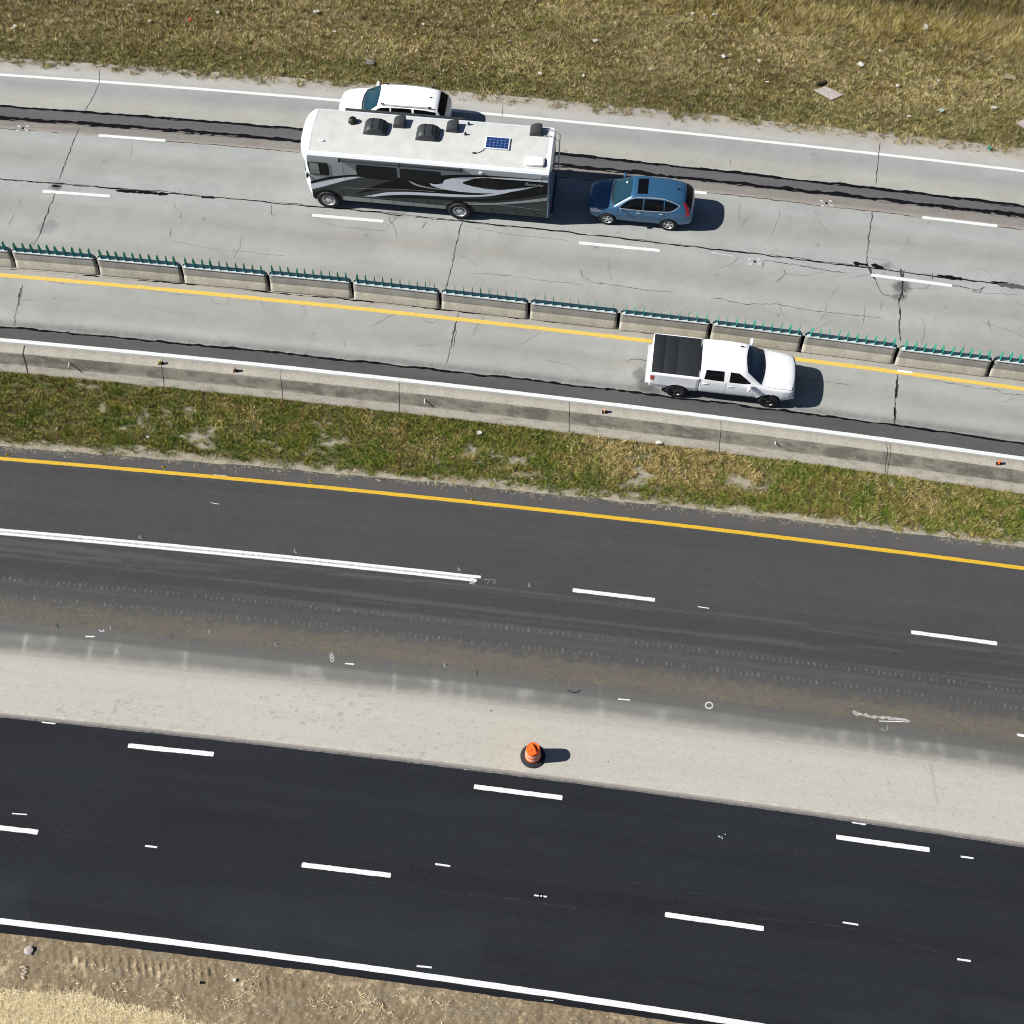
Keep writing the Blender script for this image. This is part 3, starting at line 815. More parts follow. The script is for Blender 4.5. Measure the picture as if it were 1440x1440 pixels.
pal = [(.12, .18, .025), (.26, .255, .06), (.50, .40, .19), (.225, .17, .058), (.55, .50, .38)]
Cb = pick(n, wts ** 1.7, pal) * rng.uniform(.75, 1.3, (n, 1)) * (.75 + .5 * cl)[:, None]
Zb = .05 * (fbm(X * 1.5, Y * 1.5, 25) - .5) * sstep(.1, .6, dist('G2', X, Y)) - .02
tufts('median_grass', X, Y, Zb, H, Cb, 8, .02 + .05 * rng.random(n), .2, 1.2, .018, .038)

# dry clippings along the median's lower edge and beside the far shoulder
N = 16000
X = rng.uniform(-25, 25, N); Y = ln('G2', X) + rng.normal(.12, .16, N)
k = fbm(X * 3, Y * 3, 221)
sel = rng.random(N) < sstep(.3, .6, k); X, Y = X[sel], Y[sel]; n = len(X)
blades('dry_clippings', X, Y, np.full(n, .004), rng.uniform(.05, .12, n), rng.uniform(.01, .022, n), rng.uniform(1.2, 1.5, n), pick(n, np.ones((n, 3)), [(.5, .44, .3), (.36, .3, .19), (.58, .53, .42)]) * rng.uniform(.8, 1.2, (n, 1)))
N = 30000
X = rng.uniform(-26, 26, N); tt = rng.normal(.55, .42, N); Y = ln('V2', X) + tt * (ln('V1', X) - ln('V2', X))
sel = rng.random(N) < sstep(.3, .62, fbm(X * .8, Y * 2.5, 241)); X, Y = X[sel], Y[sel]; n = len(X)
blades('loose_gravel', X, Y, np.full(n, .004), rng.uniform(.015, .045, n), rng.uniform(.012, .035, n), rng.uniform(1.2, 1.5, n), pick(n, np.array([[.45, .3, .12, .25]] * n), [(.145, .128, .10), (.21, .182, .135), (.36, .32, .24), (.06, .056, .05)]) * rng.uniform(.8, 1.2, (n, 1)))
N = 15000
X = rng.uniform(-26, 26, N); Y = ln('A', X) + rng.normal(.0, .2, N); n = N
blades('shoulder_gravel', X, Y, np.full(n, .003), rng.uniform(.02, .05, n), rng.uniform(.015, .035, n), rng.uniform(1.1, 1.5, n), pick(n, np.ones((n, 4)), [(.5, .45, .40), (.36, .33, .30), (.24, .215, .18), (.17, .145, .11)]) * rng.uniform(.8, 1.2, (n, 1)))
N = 24000
X = rng.uniform(-25, 25, N); u_ = rng.random(N); Y = ln('G2', X) + u_ * (ln('WB', X) - ln('G2', X))
sel = rng.random(N) < bare(X, Y) * .8; X, Y = X[sel], Y[sel]; n = len(X)
blades('dead_stalks', X, Y, np.full(n, .004), rng.uniform(.04, .11, n), rng.uniform(.01, .022, n), rng.uniform(.9, 1.45, n), pick(n, np.ones((n, 4)), [(.5, .45, .33), (.30, .25, .14), (.13, .15, .05), (.20, .15, .08)]) * rng.uniform(.8, 1.2, (n, 1)))
N = 170000
X = rng.uniform(-18, -2, N); Y = rng.uniform(3.0, 6.6, N)
s = straw_mask(X, Y) * .9 + .035 * (sstep(.55, .7, fbm(X * 2.2, Y * 2.2, 225)) * sstep(-.1, -.35, Y + .134 * X - 5.58))
sel = (rng.random(N) < s) & (Y < ln('N2', X) - .1); X, Y = X[sel], Y[sel]; n = len(X)
blades('straw', X, Y, dirt_z(X, Y) + rng.uniform(0, .05, n) - .012, rng.uniform(.08, .22, n), rng.uniform(.010, .022, n), rng.uniform(1.1, 1.55, n), pick(n, np.array([[.5, .35, .2, .1]] * n), [(.80, .70, .46), (.68, .54, .31), (.88, .80, .60), (.42, .31, .16)]) * rng.uniform(.8, 1.15, (n, 1)))

# ------------------------------------------------------------------ concrete median wall
xs = np.arange(-60, 60.1, .12)
prof = [('WTf', -.02 + .02, 0.0), ('WTf', 0.0, .74), ('WTf', -.03, .80), ('WT', .03, .80), ('WT', 0.0, .775), ('WM', .05, .34), ('WM', .0, .27), ('WB', .0, .03), ('WB', 0, -.06)]
# resample the faces for finer weathering and painted shade
pp = []
for i in range(len(prof) - 1):
    (k0, d0, z0), (k1, d1, z1) = prof[i], prof[i + 1]
    m_ = 5 if i in (4, 6) else 2
    for t in np.linspace(0, 1, m_, endpoint=False): pp.append((k0, d0, z0, k1, d1, z1, t, i))
pp.append((*prof[-1], *prof[-1], 0, len(prof) - 1))
V = []; Cw = []
sn = fbm(xs * .9, xs * 0 + 1, 231); sn2 = fbm(xs * 2.5, xs * 0 + 5, 233, 4)
for (k0, d0, z0, k1, d1, z1, t, i) in pp:
    y = ln(k0, xs, d0) * (1 - t) + ln(k1, xs, d1) * t; z = z0 * (1 - t) + z1 * t + 0 * xs
    nz = fbm(xs * 2.5, z * 9, 235); nf = fbm(xs * 4, z * 20, 237, 3)
    c = np.outer(np.ones(len(xs)), C3(.385, .362, .31))
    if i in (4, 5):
        c = np.outer(np.ones(len(xs)), C3(.27, .255, .212))  # face base darkened: its weaker sunlight put into the colour, besides grime
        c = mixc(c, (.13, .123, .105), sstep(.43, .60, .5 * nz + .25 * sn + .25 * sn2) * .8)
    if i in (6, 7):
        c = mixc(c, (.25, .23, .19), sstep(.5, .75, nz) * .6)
    if i == 3: c = mixc(c, (.36, .35, .32), sstep(.55, .7, nz) * .4)
    c *= (.9 + .25 * (nf - .35))[:, None]
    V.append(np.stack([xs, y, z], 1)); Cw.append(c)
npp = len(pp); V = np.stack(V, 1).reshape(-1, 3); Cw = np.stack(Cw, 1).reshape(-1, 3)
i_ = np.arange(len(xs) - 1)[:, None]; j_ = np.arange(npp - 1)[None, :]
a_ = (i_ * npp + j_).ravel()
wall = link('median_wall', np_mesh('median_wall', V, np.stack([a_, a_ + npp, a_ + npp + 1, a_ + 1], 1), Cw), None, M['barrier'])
tag(wall, 'long pale concrete median wall with stained grey face above the grass strip', 'wall')
bm = bmesh.new()
for px in (35, 228, 395, 561, 801, 1014, 1248, 1252):
    x0 = at(px, 560 + (px - 400) * .12, .4).x
    pts = [Vector((x0 + .012 * math.sin(7 * t + px), ln(k, x0, d) - e, z + e)) for (k, d, z, e, t) in (('WTf', -.03, .80, .003, 0), ('WT', .03, .80, .003, 1), ('WT', 0, .775, .005, 2), ('WM', .05, .34, .005, 3), ('WM', 0, .27, .005, 4), ('WB', 0, .03, .005, 5))]
    w = .02 if px != 35 else .05
    for p, q in zip(pts[:-1], pts[1:]):
        f = [bm.verts.new(p + Vector((-w / 2, 0, 0))), bm.verts.new(p + Vector((w / 2, 0, 0))), bm.verts.new(q + Vector((w / 2, 0, 0))), bm.verts.new(q + Vector((-w / 2, 0, 0)))]
        bm.faces.new(f)
finish('wall_joint', bm, M['crack'], wall)
# pipe stubs sticking out of the wall's face
for px, py, ln_ in ((97, 511, .34), (597, 566, .30), (1091, 626, .22)):
    q = at(px, py, .62)
    y = float(ln('WT', q.x))
    bm = bmesh.new(); add_tube(bm, [(q.x, y + .02, .60), (q.x, y - ln_, .60)], .024, 10)
    finish('pipe_stub', bm, M['galv'], wall, True, 40)

# things on top of the wall
def wall_marker(px, py, mat, label, kindname):
    q = at(px, py, .80)
    y = float(ln('WT', q.x, .16))
    t = empty(kindname, (q.x, y, .80))
    tag(t, label, 'delineator', 'delineators on the median wall')
    bm = bmesh.new(); add_box(bm, (0, 0, .015), (.2, .14, .03), 0, .006); finish('foot', bm, M['rubber'], t)
    bm = bmesh.new(); add_box(bm, (0, 0, .13), (.03, .12, .2), 0, .008, taper=.85); finish('reflector', bm, mat, t)
wall_marker(226.5, 510, M['yellow_plastic'], 'yellow delineator on the median wall, leftmost of the four', 'delineator')
wall_marker(332, 519, pmat('faded_red', (.35, .06, .03), .6), 'dull red brown delineator with a dark shadow on the median wall', 'delineator')
wall_marker(850, 578, pmat('pale_orange', (.85, .3, .15), .6), 'pale orange delineator on the wall just left of the white pickup', 'delineator')
wall_marker(1404, 652, M['orange'], 'bright orange delineator on the median wall near the right border', 'delineator')

# ------------------------------------------------------------------ portable concrete barriers with glare blades
BL = 3.55
def barrier_proto():
    root = empty('concrete_barrier')
    half = [(.27, 0.0), (.27, .022), (.305, .024), (.305, .06), (.168, .375), (.16, .40), (.105, .80), (.09, .815)]
    loop = [(y, z) for y, z in half] + [(-y, z) for y, z in reversed(half)]
    # refine in x for weathering
    xs = np.linspace(-BL / 2, BL / 2, 31); V = []; Cl = []
    for x in xs:
        e = min(1.0, (BL / 2 - abs(x)) / .06); sc = 1 - .05 * (1 - e)
        for y, z in loop:
            V.append((x, y * sc, z)); nn = float(fbm(np.array([x * 2.5]), np.array([z * 5 + y]), 301)[0]); n3 = float(fbm(np.array([x * 11]), np.array([z * 15 + y]), 303, 2)[0])
            c = C3(.47, .44, .37) if z < .38 else C3(.255, .248, .22)  # sunlit toe and shaded upper face put into the colour, plus stains
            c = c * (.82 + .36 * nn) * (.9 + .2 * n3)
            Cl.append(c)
    n = len(loop); F = []
    for i in range(len(xs) - 1):
        for k in range(n): F.append((i * n + k, i * n + (k + 1) % n, (i + 1) * n + (k + 1) % n, (i + 1) * n + k))
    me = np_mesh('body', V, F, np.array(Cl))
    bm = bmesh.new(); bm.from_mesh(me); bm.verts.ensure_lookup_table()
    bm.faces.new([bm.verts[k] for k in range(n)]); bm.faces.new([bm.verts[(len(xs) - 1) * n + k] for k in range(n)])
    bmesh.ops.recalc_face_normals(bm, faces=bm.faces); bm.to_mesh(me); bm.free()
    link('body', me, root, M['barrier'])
    bm = bmesh.new(); add_box(bm, (0, 0, .835), (BL - .12, .26, .03), 0, .004)
    add_box(bm, (0, -.122, .856), (BL - .12, .016, .012)); finish('rail', bm, M['galv'], root)
    for i in range(10):
        bm = bmesh.new()
        x = -BL / 2 + .18 + i * (BL - .36) / 9
        w, h, t = .21, .45, .014
        pr = [(-w / 2, 0), (w / 2, 0), (w / 2 * .95, h * .75), (w / 2 * .55, h), (-w / 2 * .55, h), (-w / 2 * .95, h * .75)]
        M_ = Matrix.Identity(4)
        A = [bm.verts.new(M_ @ Vector((-t / 2, y, z))) for y, z in pr]; B_ = [bm.verts.new(M_ @ Vector((t / 2, y, z))) for y, z in pr]
        bm.faces.new(A); bm.faces.new(B_)
        for k in range(6): bm.faces.new((A[k], A[(k + 1) % 6], B_[(k + 1) % 6], B_[k]))
        gb = finish('glare_blade', bm, M['green_plastic'], root); gb.location = (x, .012, .85); gb.rotation_euler = (0, 0, R(3))
    bm = bmesh.new()
    add_box(bm, (BL / 2 + .06, 0, .55), (.16, .12, .26), 0, .01); add_box(bm, (BL / 2 + .05, 0, .2), (.16, .18, .22), 0, .01)
    finish('connector', bm, M['tar'], root)
    return root
bar_px = [(-97, 367), (22, 377), (140, 387.5), (258.5, 398.5), (379, 410), (496, 421.5), (619, 435.5), (743, 449.5), (868, 463.5), (996, 478.5), (1124.5, 495), (1256, 512), (1388, 529), (1520, 546)]
bar_lab = ['concrete barrier unit cut off by the left border of the photo', 'first whole concrete barrier unit from the left border, under dark green blades', 'second whole concrete barrier unit from the left border',
           'third whole concrete barrier unit from the left border', 'fourth whole concrete barrier unit from the left, below the motorhome front', 'concrete barrier unit below the motorhome middle, fifth whole one from the left',
           'concrete barrier unit below the motorhome tail, sixth whole one from the left', 'concrete barrier unit below the blue car front, second left of the pickup bed',
           'concrete barrier unit right before the pickup, its right end behind the black bed cover', 'concrete barrier unit directly behind the white pickup cab',
           'concrete barrier unit just ahead of the white pickup, under bright green blades', 'second concrete barrier unit from the right border, its left end shifted out of line', 'concrete barrier unit cut off by the right border of the photo']
bp = None
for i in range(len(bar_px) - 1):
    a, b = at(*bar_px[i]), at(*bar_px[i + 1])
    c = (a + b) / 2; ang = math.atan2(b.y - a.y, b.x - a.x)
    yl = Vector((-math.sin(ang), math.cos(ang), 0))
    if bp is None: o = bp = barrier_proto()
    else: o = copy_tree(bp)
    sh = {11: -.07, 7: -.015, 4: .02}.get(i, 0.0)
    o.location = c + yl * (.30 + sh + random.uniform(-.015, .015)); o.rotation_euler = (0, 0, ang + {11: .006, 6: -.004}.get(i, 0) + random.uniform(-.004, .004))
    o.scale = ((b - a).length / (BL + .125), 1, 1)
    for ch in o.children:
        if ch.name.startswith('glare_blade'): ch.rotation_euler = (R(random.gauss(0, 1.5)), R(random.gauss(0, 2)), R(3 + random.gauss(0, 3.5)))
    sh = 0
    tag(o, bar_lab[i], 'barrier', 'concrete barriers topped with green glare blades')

# ------------------------------------------------------------------ vehicles: shared tools
def loft_body(name, st, mat, parent, arches=(), level=2, crown=.03, dark=None, cap_in=.0):
    """st rows: x, zb, wb, zs, ws, zt, wt, zr, wr ; loop mirrored left-right"""
    bm = bmesh.new(); rings = []
    for (x, zb, wb, zs, ws, zt, wt, zr, wr) in st:
        h = [(wb * .55, zb), (wb, zb + .03), (ws, zs), (ws * .5 + wt * .5 + .012, zs * .35 + zt * .65), (wt, zt), (wt * .62 + wr * .38, zt * .62 + zr * .38), (wr + .015, zr - .055), (wr * .86, zr - .012), (wr * .45, zr + crown * .8)]
        L_ = [(0, zb)] + h + [(0, zr + crown)] + [(-y, z) for y, z in reversed(h)]
        rings.append([bm.verts.new((x, y, z)) for y, z in L_])
    n = len(rings[0])
    for i in range(len(rings) - 1):
        for k in range(n): bm.faces.new((rings[i][k], rings[i][(k + 1) % n], rings[i + 1][(k + 1) % n], rings[i + 1][k]))
    for rg in (rings[0], rings[-1]):       # capped with quads across the loop
        m_ = n // 2
        for k in range(m_):
            a, b, c, d = rg[k], rg[(k + 1) % n], rg[(n - k - 1) % n], rg[(n - k) % n]
            u_ = []
            for v in (a, b, c, d):
                if v not in u_: u_.append(v)
            if len(u_) >= 3: bm.faces.new(u_)
    bmesh.ops.recalc_face_normals(bm, faces=bm.faces)
    for f in bm.faces: f.smooth = True
    me = bpy.data.meshes.new(name); bm.to_mesh(me); bm.free()
    tmp = bpy.data.objects.new('tmp', me); COL.objects.link(tmp)
    md = tmp.modifiers.new('s', 'SUBSURF'); md.levels = level; md.render_levels = level
    cut = None
    if arches:
        cb = bmesh.new()
        for (x, z, r, yo, yi) in arches:
            for s in (-1, 1):
                add_lathe(cb, [(0, s * yi), (r, s * yi), (r, s * yo), (0, s * yo)], 40, 'Y', (x, 0, z))
        bmesh.ops.recalc_face_normals(cb, faces=cb.faces)
        cm = bpy.data.meshes.new('cut'); cb.to_mesh(cm); cb.free()
        cut = bpy.data.objects.new('cut', cm); COL.objects.link(cut)
        b2 = tmp.modifiers.new('b', 'BOOLEAN'); b2.object = cut; b2.operation = 'DIFFERENCE'; b2.solver = 'EXACT'
    dg = bpy.context.evaluated_depsgraph_get()
    res = bpy.data.meshes.new_from_object(tmp.evaluated_get(dg))
    bpy.data.objects.remove(tmp)
    if cut: bpy.data.objects.remove(cut)
    res.name = name
    res.materials.clear(); res.materials.append(mat); res.materials.append(dark or M['black_plastic'])
    for p in res.polygons:
        p.use_smooth = True
        for (x, z, r, yo, yi) in arches:
            c = p.center
            dd = math.hypot(c.x - x, c.z - z)
            if (abs(abs(c.y) - yi) < .012 and dd < r) or (abs(dd - r) < .02 and abs(p.normal.y) < .35 and abs(c.y) > yi - .01 and (p.normal.x * (x - c.x) + p.normal.z * (z - c.z)) > .6 * r):
                p.material_index = 1; p.use_smooth = False
        if p.normal.z < -.7: p.material_index = 1
    b3 = bmesh.new(); b3.from_mesh(res)
    for e in b3.edges:
        if len(e.link_faces) == 2 and e.calc_face_angle(0) > R(50): e.smooth = False
    bvh = BVHTree.FromBMesh(b3); b3.to_mesh(res); b3.free()
    o = link(name, res, parent)
    return o, bvh

def resample(pts, n):
    pts = [Vector(p) for p in pts]
    L_ = [0]
    for a, b in zip(pts[:-1], pts[1:]): L_.append(L_[-1] + (b - a).length)
    out = []
    for i in range(n):
        s = L_[-1] * i / (n - 1); k = 0
        while k < len(pts) - 2 and L_[k + 1] < s: k += 1
        t = (s - L_[k]) / max(1e-9, L_[k + 1] - L_[k]); out.append(pts[k].lerp(pts[k + 1], min(1, max(0, t))))
    return out

def drape(name, bvh, A, B, axis, mat, parent, off=.006, n=18, m=7):
    """patch between two polylines projected on the body. axis: '+y','-y' (side view x,z), 'z' (plan x,y), '+x','-x' (front view y,z)"""
    A = resample(A, n); B = resample(B, n); bm = bmesh.new(); grid = []
    for i in range(n):
        row = []
        for j in range(m):
            q = A[i].lerp(B[i], j / (m - 1))
            if axis == 'z': o, d = Vector((q.x, q.y, 6)), Vector((0, 0, -1))
            elif axis[1] == 'y':
                s = 1 if axis[0] == '+' else -1; o, d = Vector((q.x, 6 * s, q.y)), Vector((0, -s, 0))
            else:
                s = 1 if axis[0] == '+' else -1; o, d = Vector((9 * s, q.x, q.y)), Vector((-s, 0, 0))
            hit, nr, ix, ds = bvh.ray_cast(o, d)
            if hit is None:
                hit, nr, ix, ds = bvh.find_nearest(o + d * 5)
            if nr.dot(d) > 0: nr = -nr
            row.append(bm.verts.new(hit + nr * off))
        grid.append(row)
    for i in range(n - 1):
        for j in range(m - 1): bm.faces.new((grid[i][j], grid[i + 1][j], grid[i + 1][j + 1], grid[i][j + 1]))
    for f in bm.faces: f.smooth = True
    me = bpy.data.meshes.new(name); bmesh.ops.recalc_face_normals(bm, faces=bm.faces); bm.to_mesh(me); bm.free()
    return link(name, me, parent, mat)

def seam(bm_list, pts, w):
    """offset pair of polylines for a panel gap"""
    A = []; B = []
    P = [Vector(p) for p in pts]
    for i, p in enumerate(P):
        t = (P[min(i + 1, len(P) - 1)] - P[max(i - 1, 0)]).normalized(); nn = Vector((-t.y, t.x)) * w / 2
        A.append(p + nn); B.append(p - nn)
    return A, B

def make_wheel(parent, x, y, r, w, rimr, side, rim_mat, spokes=5, style='car'):
    e = empty('wheel', (x, y, r), 0, parent)
    s = side
    bm = bmesh.new()
    add_lathe(bm, [(rimr * .96, s * w * .36), (rimr * 1.03, s * w * .47), ((rimr + r) / 2, s * w * .52), (r * .95, s * w * .47), (r, s * w * .36), (r, -s * w * .36), (r * .95, -s * w * .47), (rimr, -s * w * .47), (rimr * .9, -s * w * .3)], 40, 'Y')
    finish('tyre', bm, M['rubber'], e, True, 40)
    bm = bmesh.new()
    add_lathe(bm, [(rimr, s * w * .44), (rimr * .93, s * w * .46), (rimr * .88, s * w * .36), (rimr * .86, s * w * .1), (0, s * w * .1)], 40, 'Y', mi=0)
    for f in bm.faces:
        if all(abs(v.co.y - s * w * .1) < 1e-4 for v in f.verts): f.material_index = 1
    if style == 'coach':
        add_lathe(bm, [(rimr * .84, s * w * .30), (rimr * .70, s * w * .24), (rimr * .42, s * w * .26), (rimr * .36, s * w * .40), (rimr * .2, s * w * .43), (0, s * w * .43)], 32, 'Y', mi=0)
        for k in range(8):
            a = 2 * math.pi * k / 8
            add_lathe(bm, [(rimr * .09, s * w * .25), (rimr * .09, s * w * .285), (0, s * w * .285)], 10, 'Y', (rimr * .62 * math.cos(a), 0, rimr * .62 * math.sin(a)), mi=1)
    else:
        for k in range(spokes):
            a = 2 * math.pi * (k + .25) / spokes
            for da in (-.13, .13):
                ca, sa = math.cos(a + da), math.sin(a + da)
                vs = []
                for rr, hw, yy in ((rimr * .14, .030, .42), (rimr * .92, .026, .37)):
                    for q in (-1, 1):
                        for dy in (0, -.08):
                            vs.append(bm.verts.new((ca * rr - sa * hw * q * rimr / .22, s * w * (yy + dy), sa * rr + ca * hw * q * rimr / .22)))
                for f in ((0, 2, 6, 4), (1, 5, 7, 3), (0, 4, 5, 1), (2, 3, 7, 6), (4, 6, 7, 5)): bm.faces.new([vs[t] for t in f])
        add_lathe(bm, [(rimr * .2, s * w * .36), (rimr * .19, s * w * .44), (0, s * w * .45)], 20, 'Y', mi=0)
    finish('rim', bm, [rim_mat, M['black_plastic']], e, True, 35)
    return e

def mirror_part(parent, x, y, z, side, mat, s=(.12, .2, .16), arm=True):
    bm = bmesh.new(); add_box(bm, (x, y + side * s[1] * .5, z), s, 0, .03)
    if arm: add_box(bm, (x, y - side * .02, z - s[2] * .35), (.06, .14, .05), 0, .01)
    finish('mirror', bm, mat, parent, True, 50)

def small_box(name, parent, c, s, mat, bevel=.01, rz=0):
    bm = bmesh.new(); add_box(bm, c, s, rz, bevel); return finish(name, bm, mat, parent, True, 40)

# ------------------------------------------------------------------ blue crossover
def crossover():
    t = empty('crossover_car', (5.49, 37.81, 0), R(173.0))
    tag(t, 'blue crossover car with black sunroof driving behind the motorhome', 'car')
    wx, rx, wr = 1.31, -1.31, .345
    st = [(2.20, .34, .50, .50, .58, .64, .56, .74, .46), (2.13, .26, .68, .48, .74, .74, .70, .86, .58), (1.90, .22, .80, .52, .855, .84, .80, .95, .66), (1.45, .20, .85, .55, .90, .93, .835, 1.02, .70),
          (1.10, .20, .86, .55, .91, .97, .85, 1.08, .72), (.95, .20, .86, .55, .91, .99, .855, 1.18, .70), (.40, .20, .86, .55, .91, 1.03, .86, 1.585, .61), (.28, .20, .86, .55, .91, 1.035, .86, 1.615, .61), (-.30, .20, .86, .55, .91, 1.05, .865, 1.65, .62),
          (-1.0, .20, .86, .57, .91, 1.08, .86, 1.635, .61), (-1.55, .22, .86, .60, .91, 1.11, .845, 1.585, .585), (-1.84, .25, .84, .62, .90, 1.13, .83, 1.53, .55), (-1.98, .27, .82, .62, .885, 1.12, .81, 1.40, .58),
          (-2.17, .30, .78, .62, .85, 1.06, .78, 1.16, .64), (-2.27, .33, .72, .60, .79, .92, .72, 1.0, .60), (-2.32, .40, .56, .60, .62, .80, .56, .86, .44)]
    body, bvh = loft_body('body', st, M['blue_car'], t, [(wx, wr, .40, 1.2, .55), (rx, wr, .40, 1.2, .55)])
    drape('windscreen', bvh, [(1.06, -.70), (1.13, -.35), (1.15, 0), (1.13, .35), (1.06, .70)], [(.43, -.55), (.40, -.3), (.39, 0), (.40, .3), (.43, .55)], 'z', M['glass_teal'], t)
    drape('wiper_cowl', bvh, [(1.14, -.70), (1.22, -.35), (1.24, 0), (1.22, .35), (1.14, .70)], [(1.07, -.70), (1.14, -.35), (1.16, 0), (1.14, .35), (1.07, .70)], 'z', M['black_plastic'], t, .005, 18, 3)
    drape('sunroof', bvh, [(.15, -.40), (.15, .44)], [(-.28, -.42), (-.28, .43)], 'z', M['glass'], t, .004)
    drape('rear_window', bvh, [(-1.90, -.50), (-1.915, 0), (-1.90, .50)], [(-2.17, -.62), (-2.20, 0), (-2.17, .62)], 'z', M['rear_glass'], t)
    for s, ax in ((1, '+y'), (-1, '-y')):
        drape('side_window', bvh, [(.83, 1.09), (.62, 1.29), (.42, 1.44), (.2, 1.52), (-.12, 1.545)], [(.80, 1.075), (.5, 1.075), (-.12, 1.085)], ax, M['glass'], t)
        drape('side_window', bvh, [(-.18, 1.55), (-.6, 1.56), (-.98, 1.545)], [(-.18, 1.085), (-.6, 1.10), (-1.02, 1.12)], ax, M['glass'], t)
        drape('side_window', bvh, [(-1.03, 1.54), (-1.3, 1.48), (-1.62, 1.36)], [(-1.06, 1.12), (-1.3, 1.15), (-1.60, 1.33)], ax, M['glass'], t)
        A, B = seam(None, [(.85, 1.055), (-.2, 1.065), (-1.1, 1.10), (-1.4, 1.14), (-1.68, 1.36)], .024)
        drape('window_trim', bvh, A, B, ax, M['chrome'], t, .009, 26, 2)
        A, B = seam(None, [(.88, 1.10), (.64, 1.32), (.40, 1.49), (.15, 1.565), (-.5, 1.60), (-1.0, 1.585), (-1.4, 1.49), (-1.68, 1.38)], .022)
        drape('window_trim', bvh, A, B, ax, M['alloy'], t, .008, 26, 2)
        for pts in ([(.86, .98), (.90, .70), (.86, .34)], [(-.14, 1.06), (-.16, .7), (-.12, .34)], [(-1.06, 1.08), (-1.0, .86), (-.86, .60)]):
            A, B = seam(None, pts, .012); drape('door_gap', bvh, A, B, ax, M['black_plastic'], t, .003, 10, 2)
        A, B = seam(None, [(.86, .33), (0, .31), (-.86, .33)], .10); drape('sill_trim', bvh, A, B, ax, M['black_plastic'], t, .006, 14, 3)
        for hx, hz in ((.02, .95), (-.94, 1.0)): small_box('door_handle', t, (hx, s * .905, hz), (.17, .03, .03), M['chrome'], .008)
        drape('tail_light', bvh, [(-1.80, 1.46), (-1.95, 1.22), (-2.0, 1.02), (-1.86, .98)], [(-1.90, 1.44), (-2.06, 1.22), (-2.13, 1.06), (-2.12, .95)], ax, M['red_lens'], t, .010, 14, 4)
        drape('headlight', bvh, [(1.55, .84), (1.85, .87), (2.05, .79)], [(1.62, .78), (1.85, .70), (2.06, .66)], ax, M['clear_lens'], t, .007, 10, 4)
        mirror_part(t, .74, s * .90, 1.08, s, M['white_car'] if False else M['blue_car'], (.13, .20, .14))
        for x in (wx, rx): make_wheel(t, x, s * .79, wr, .225, .225, s, M['alloy'], 5)
    drape('grille', bvh, [(-.5, .72), (0, .74), (.5, .72)], [(-.45, .58), (0, .56), (.45, .58)], '+x', M['black_plastic'], t)
    drape('hood_gap', bvh, *seam(None, [(1.12, -.76), (1.6, -.74), (2.0, -.62)], .012), 'z', M['black_plastic'], t, .003, 10, 2)
    drape('hood_gap', bvh, *seam(None, [(1.12, .76), (1.6, .74), (2.0, .62)], .012), 'z', M['black_plastic'], t, .003, 10, 2)
    small_box('antenna', t, (-1.55, 0, 1.66), (.12, .04, .06), M['black_plastic'], .015)
    small_box('rear_bumper', t, (-2.27, 0, .42), (.10, 1.1, .14), M['black_plastic'], .03)
    A, B = seam(None, [(-1.86, -.52), (-1.88, 0), (-1.86, .52)], .05); drape('roof_spoiler', bvh, A, B, 'z', M['blue_car'], t, .014, 12, 3)
    drape('dash_paper', bvh, [(.66, -.34), (.66, -.26)], [(.60, -.34), (.60, -.26)], 'z', M['paper'], t, .008, 3, 3)
    return t
crossover()

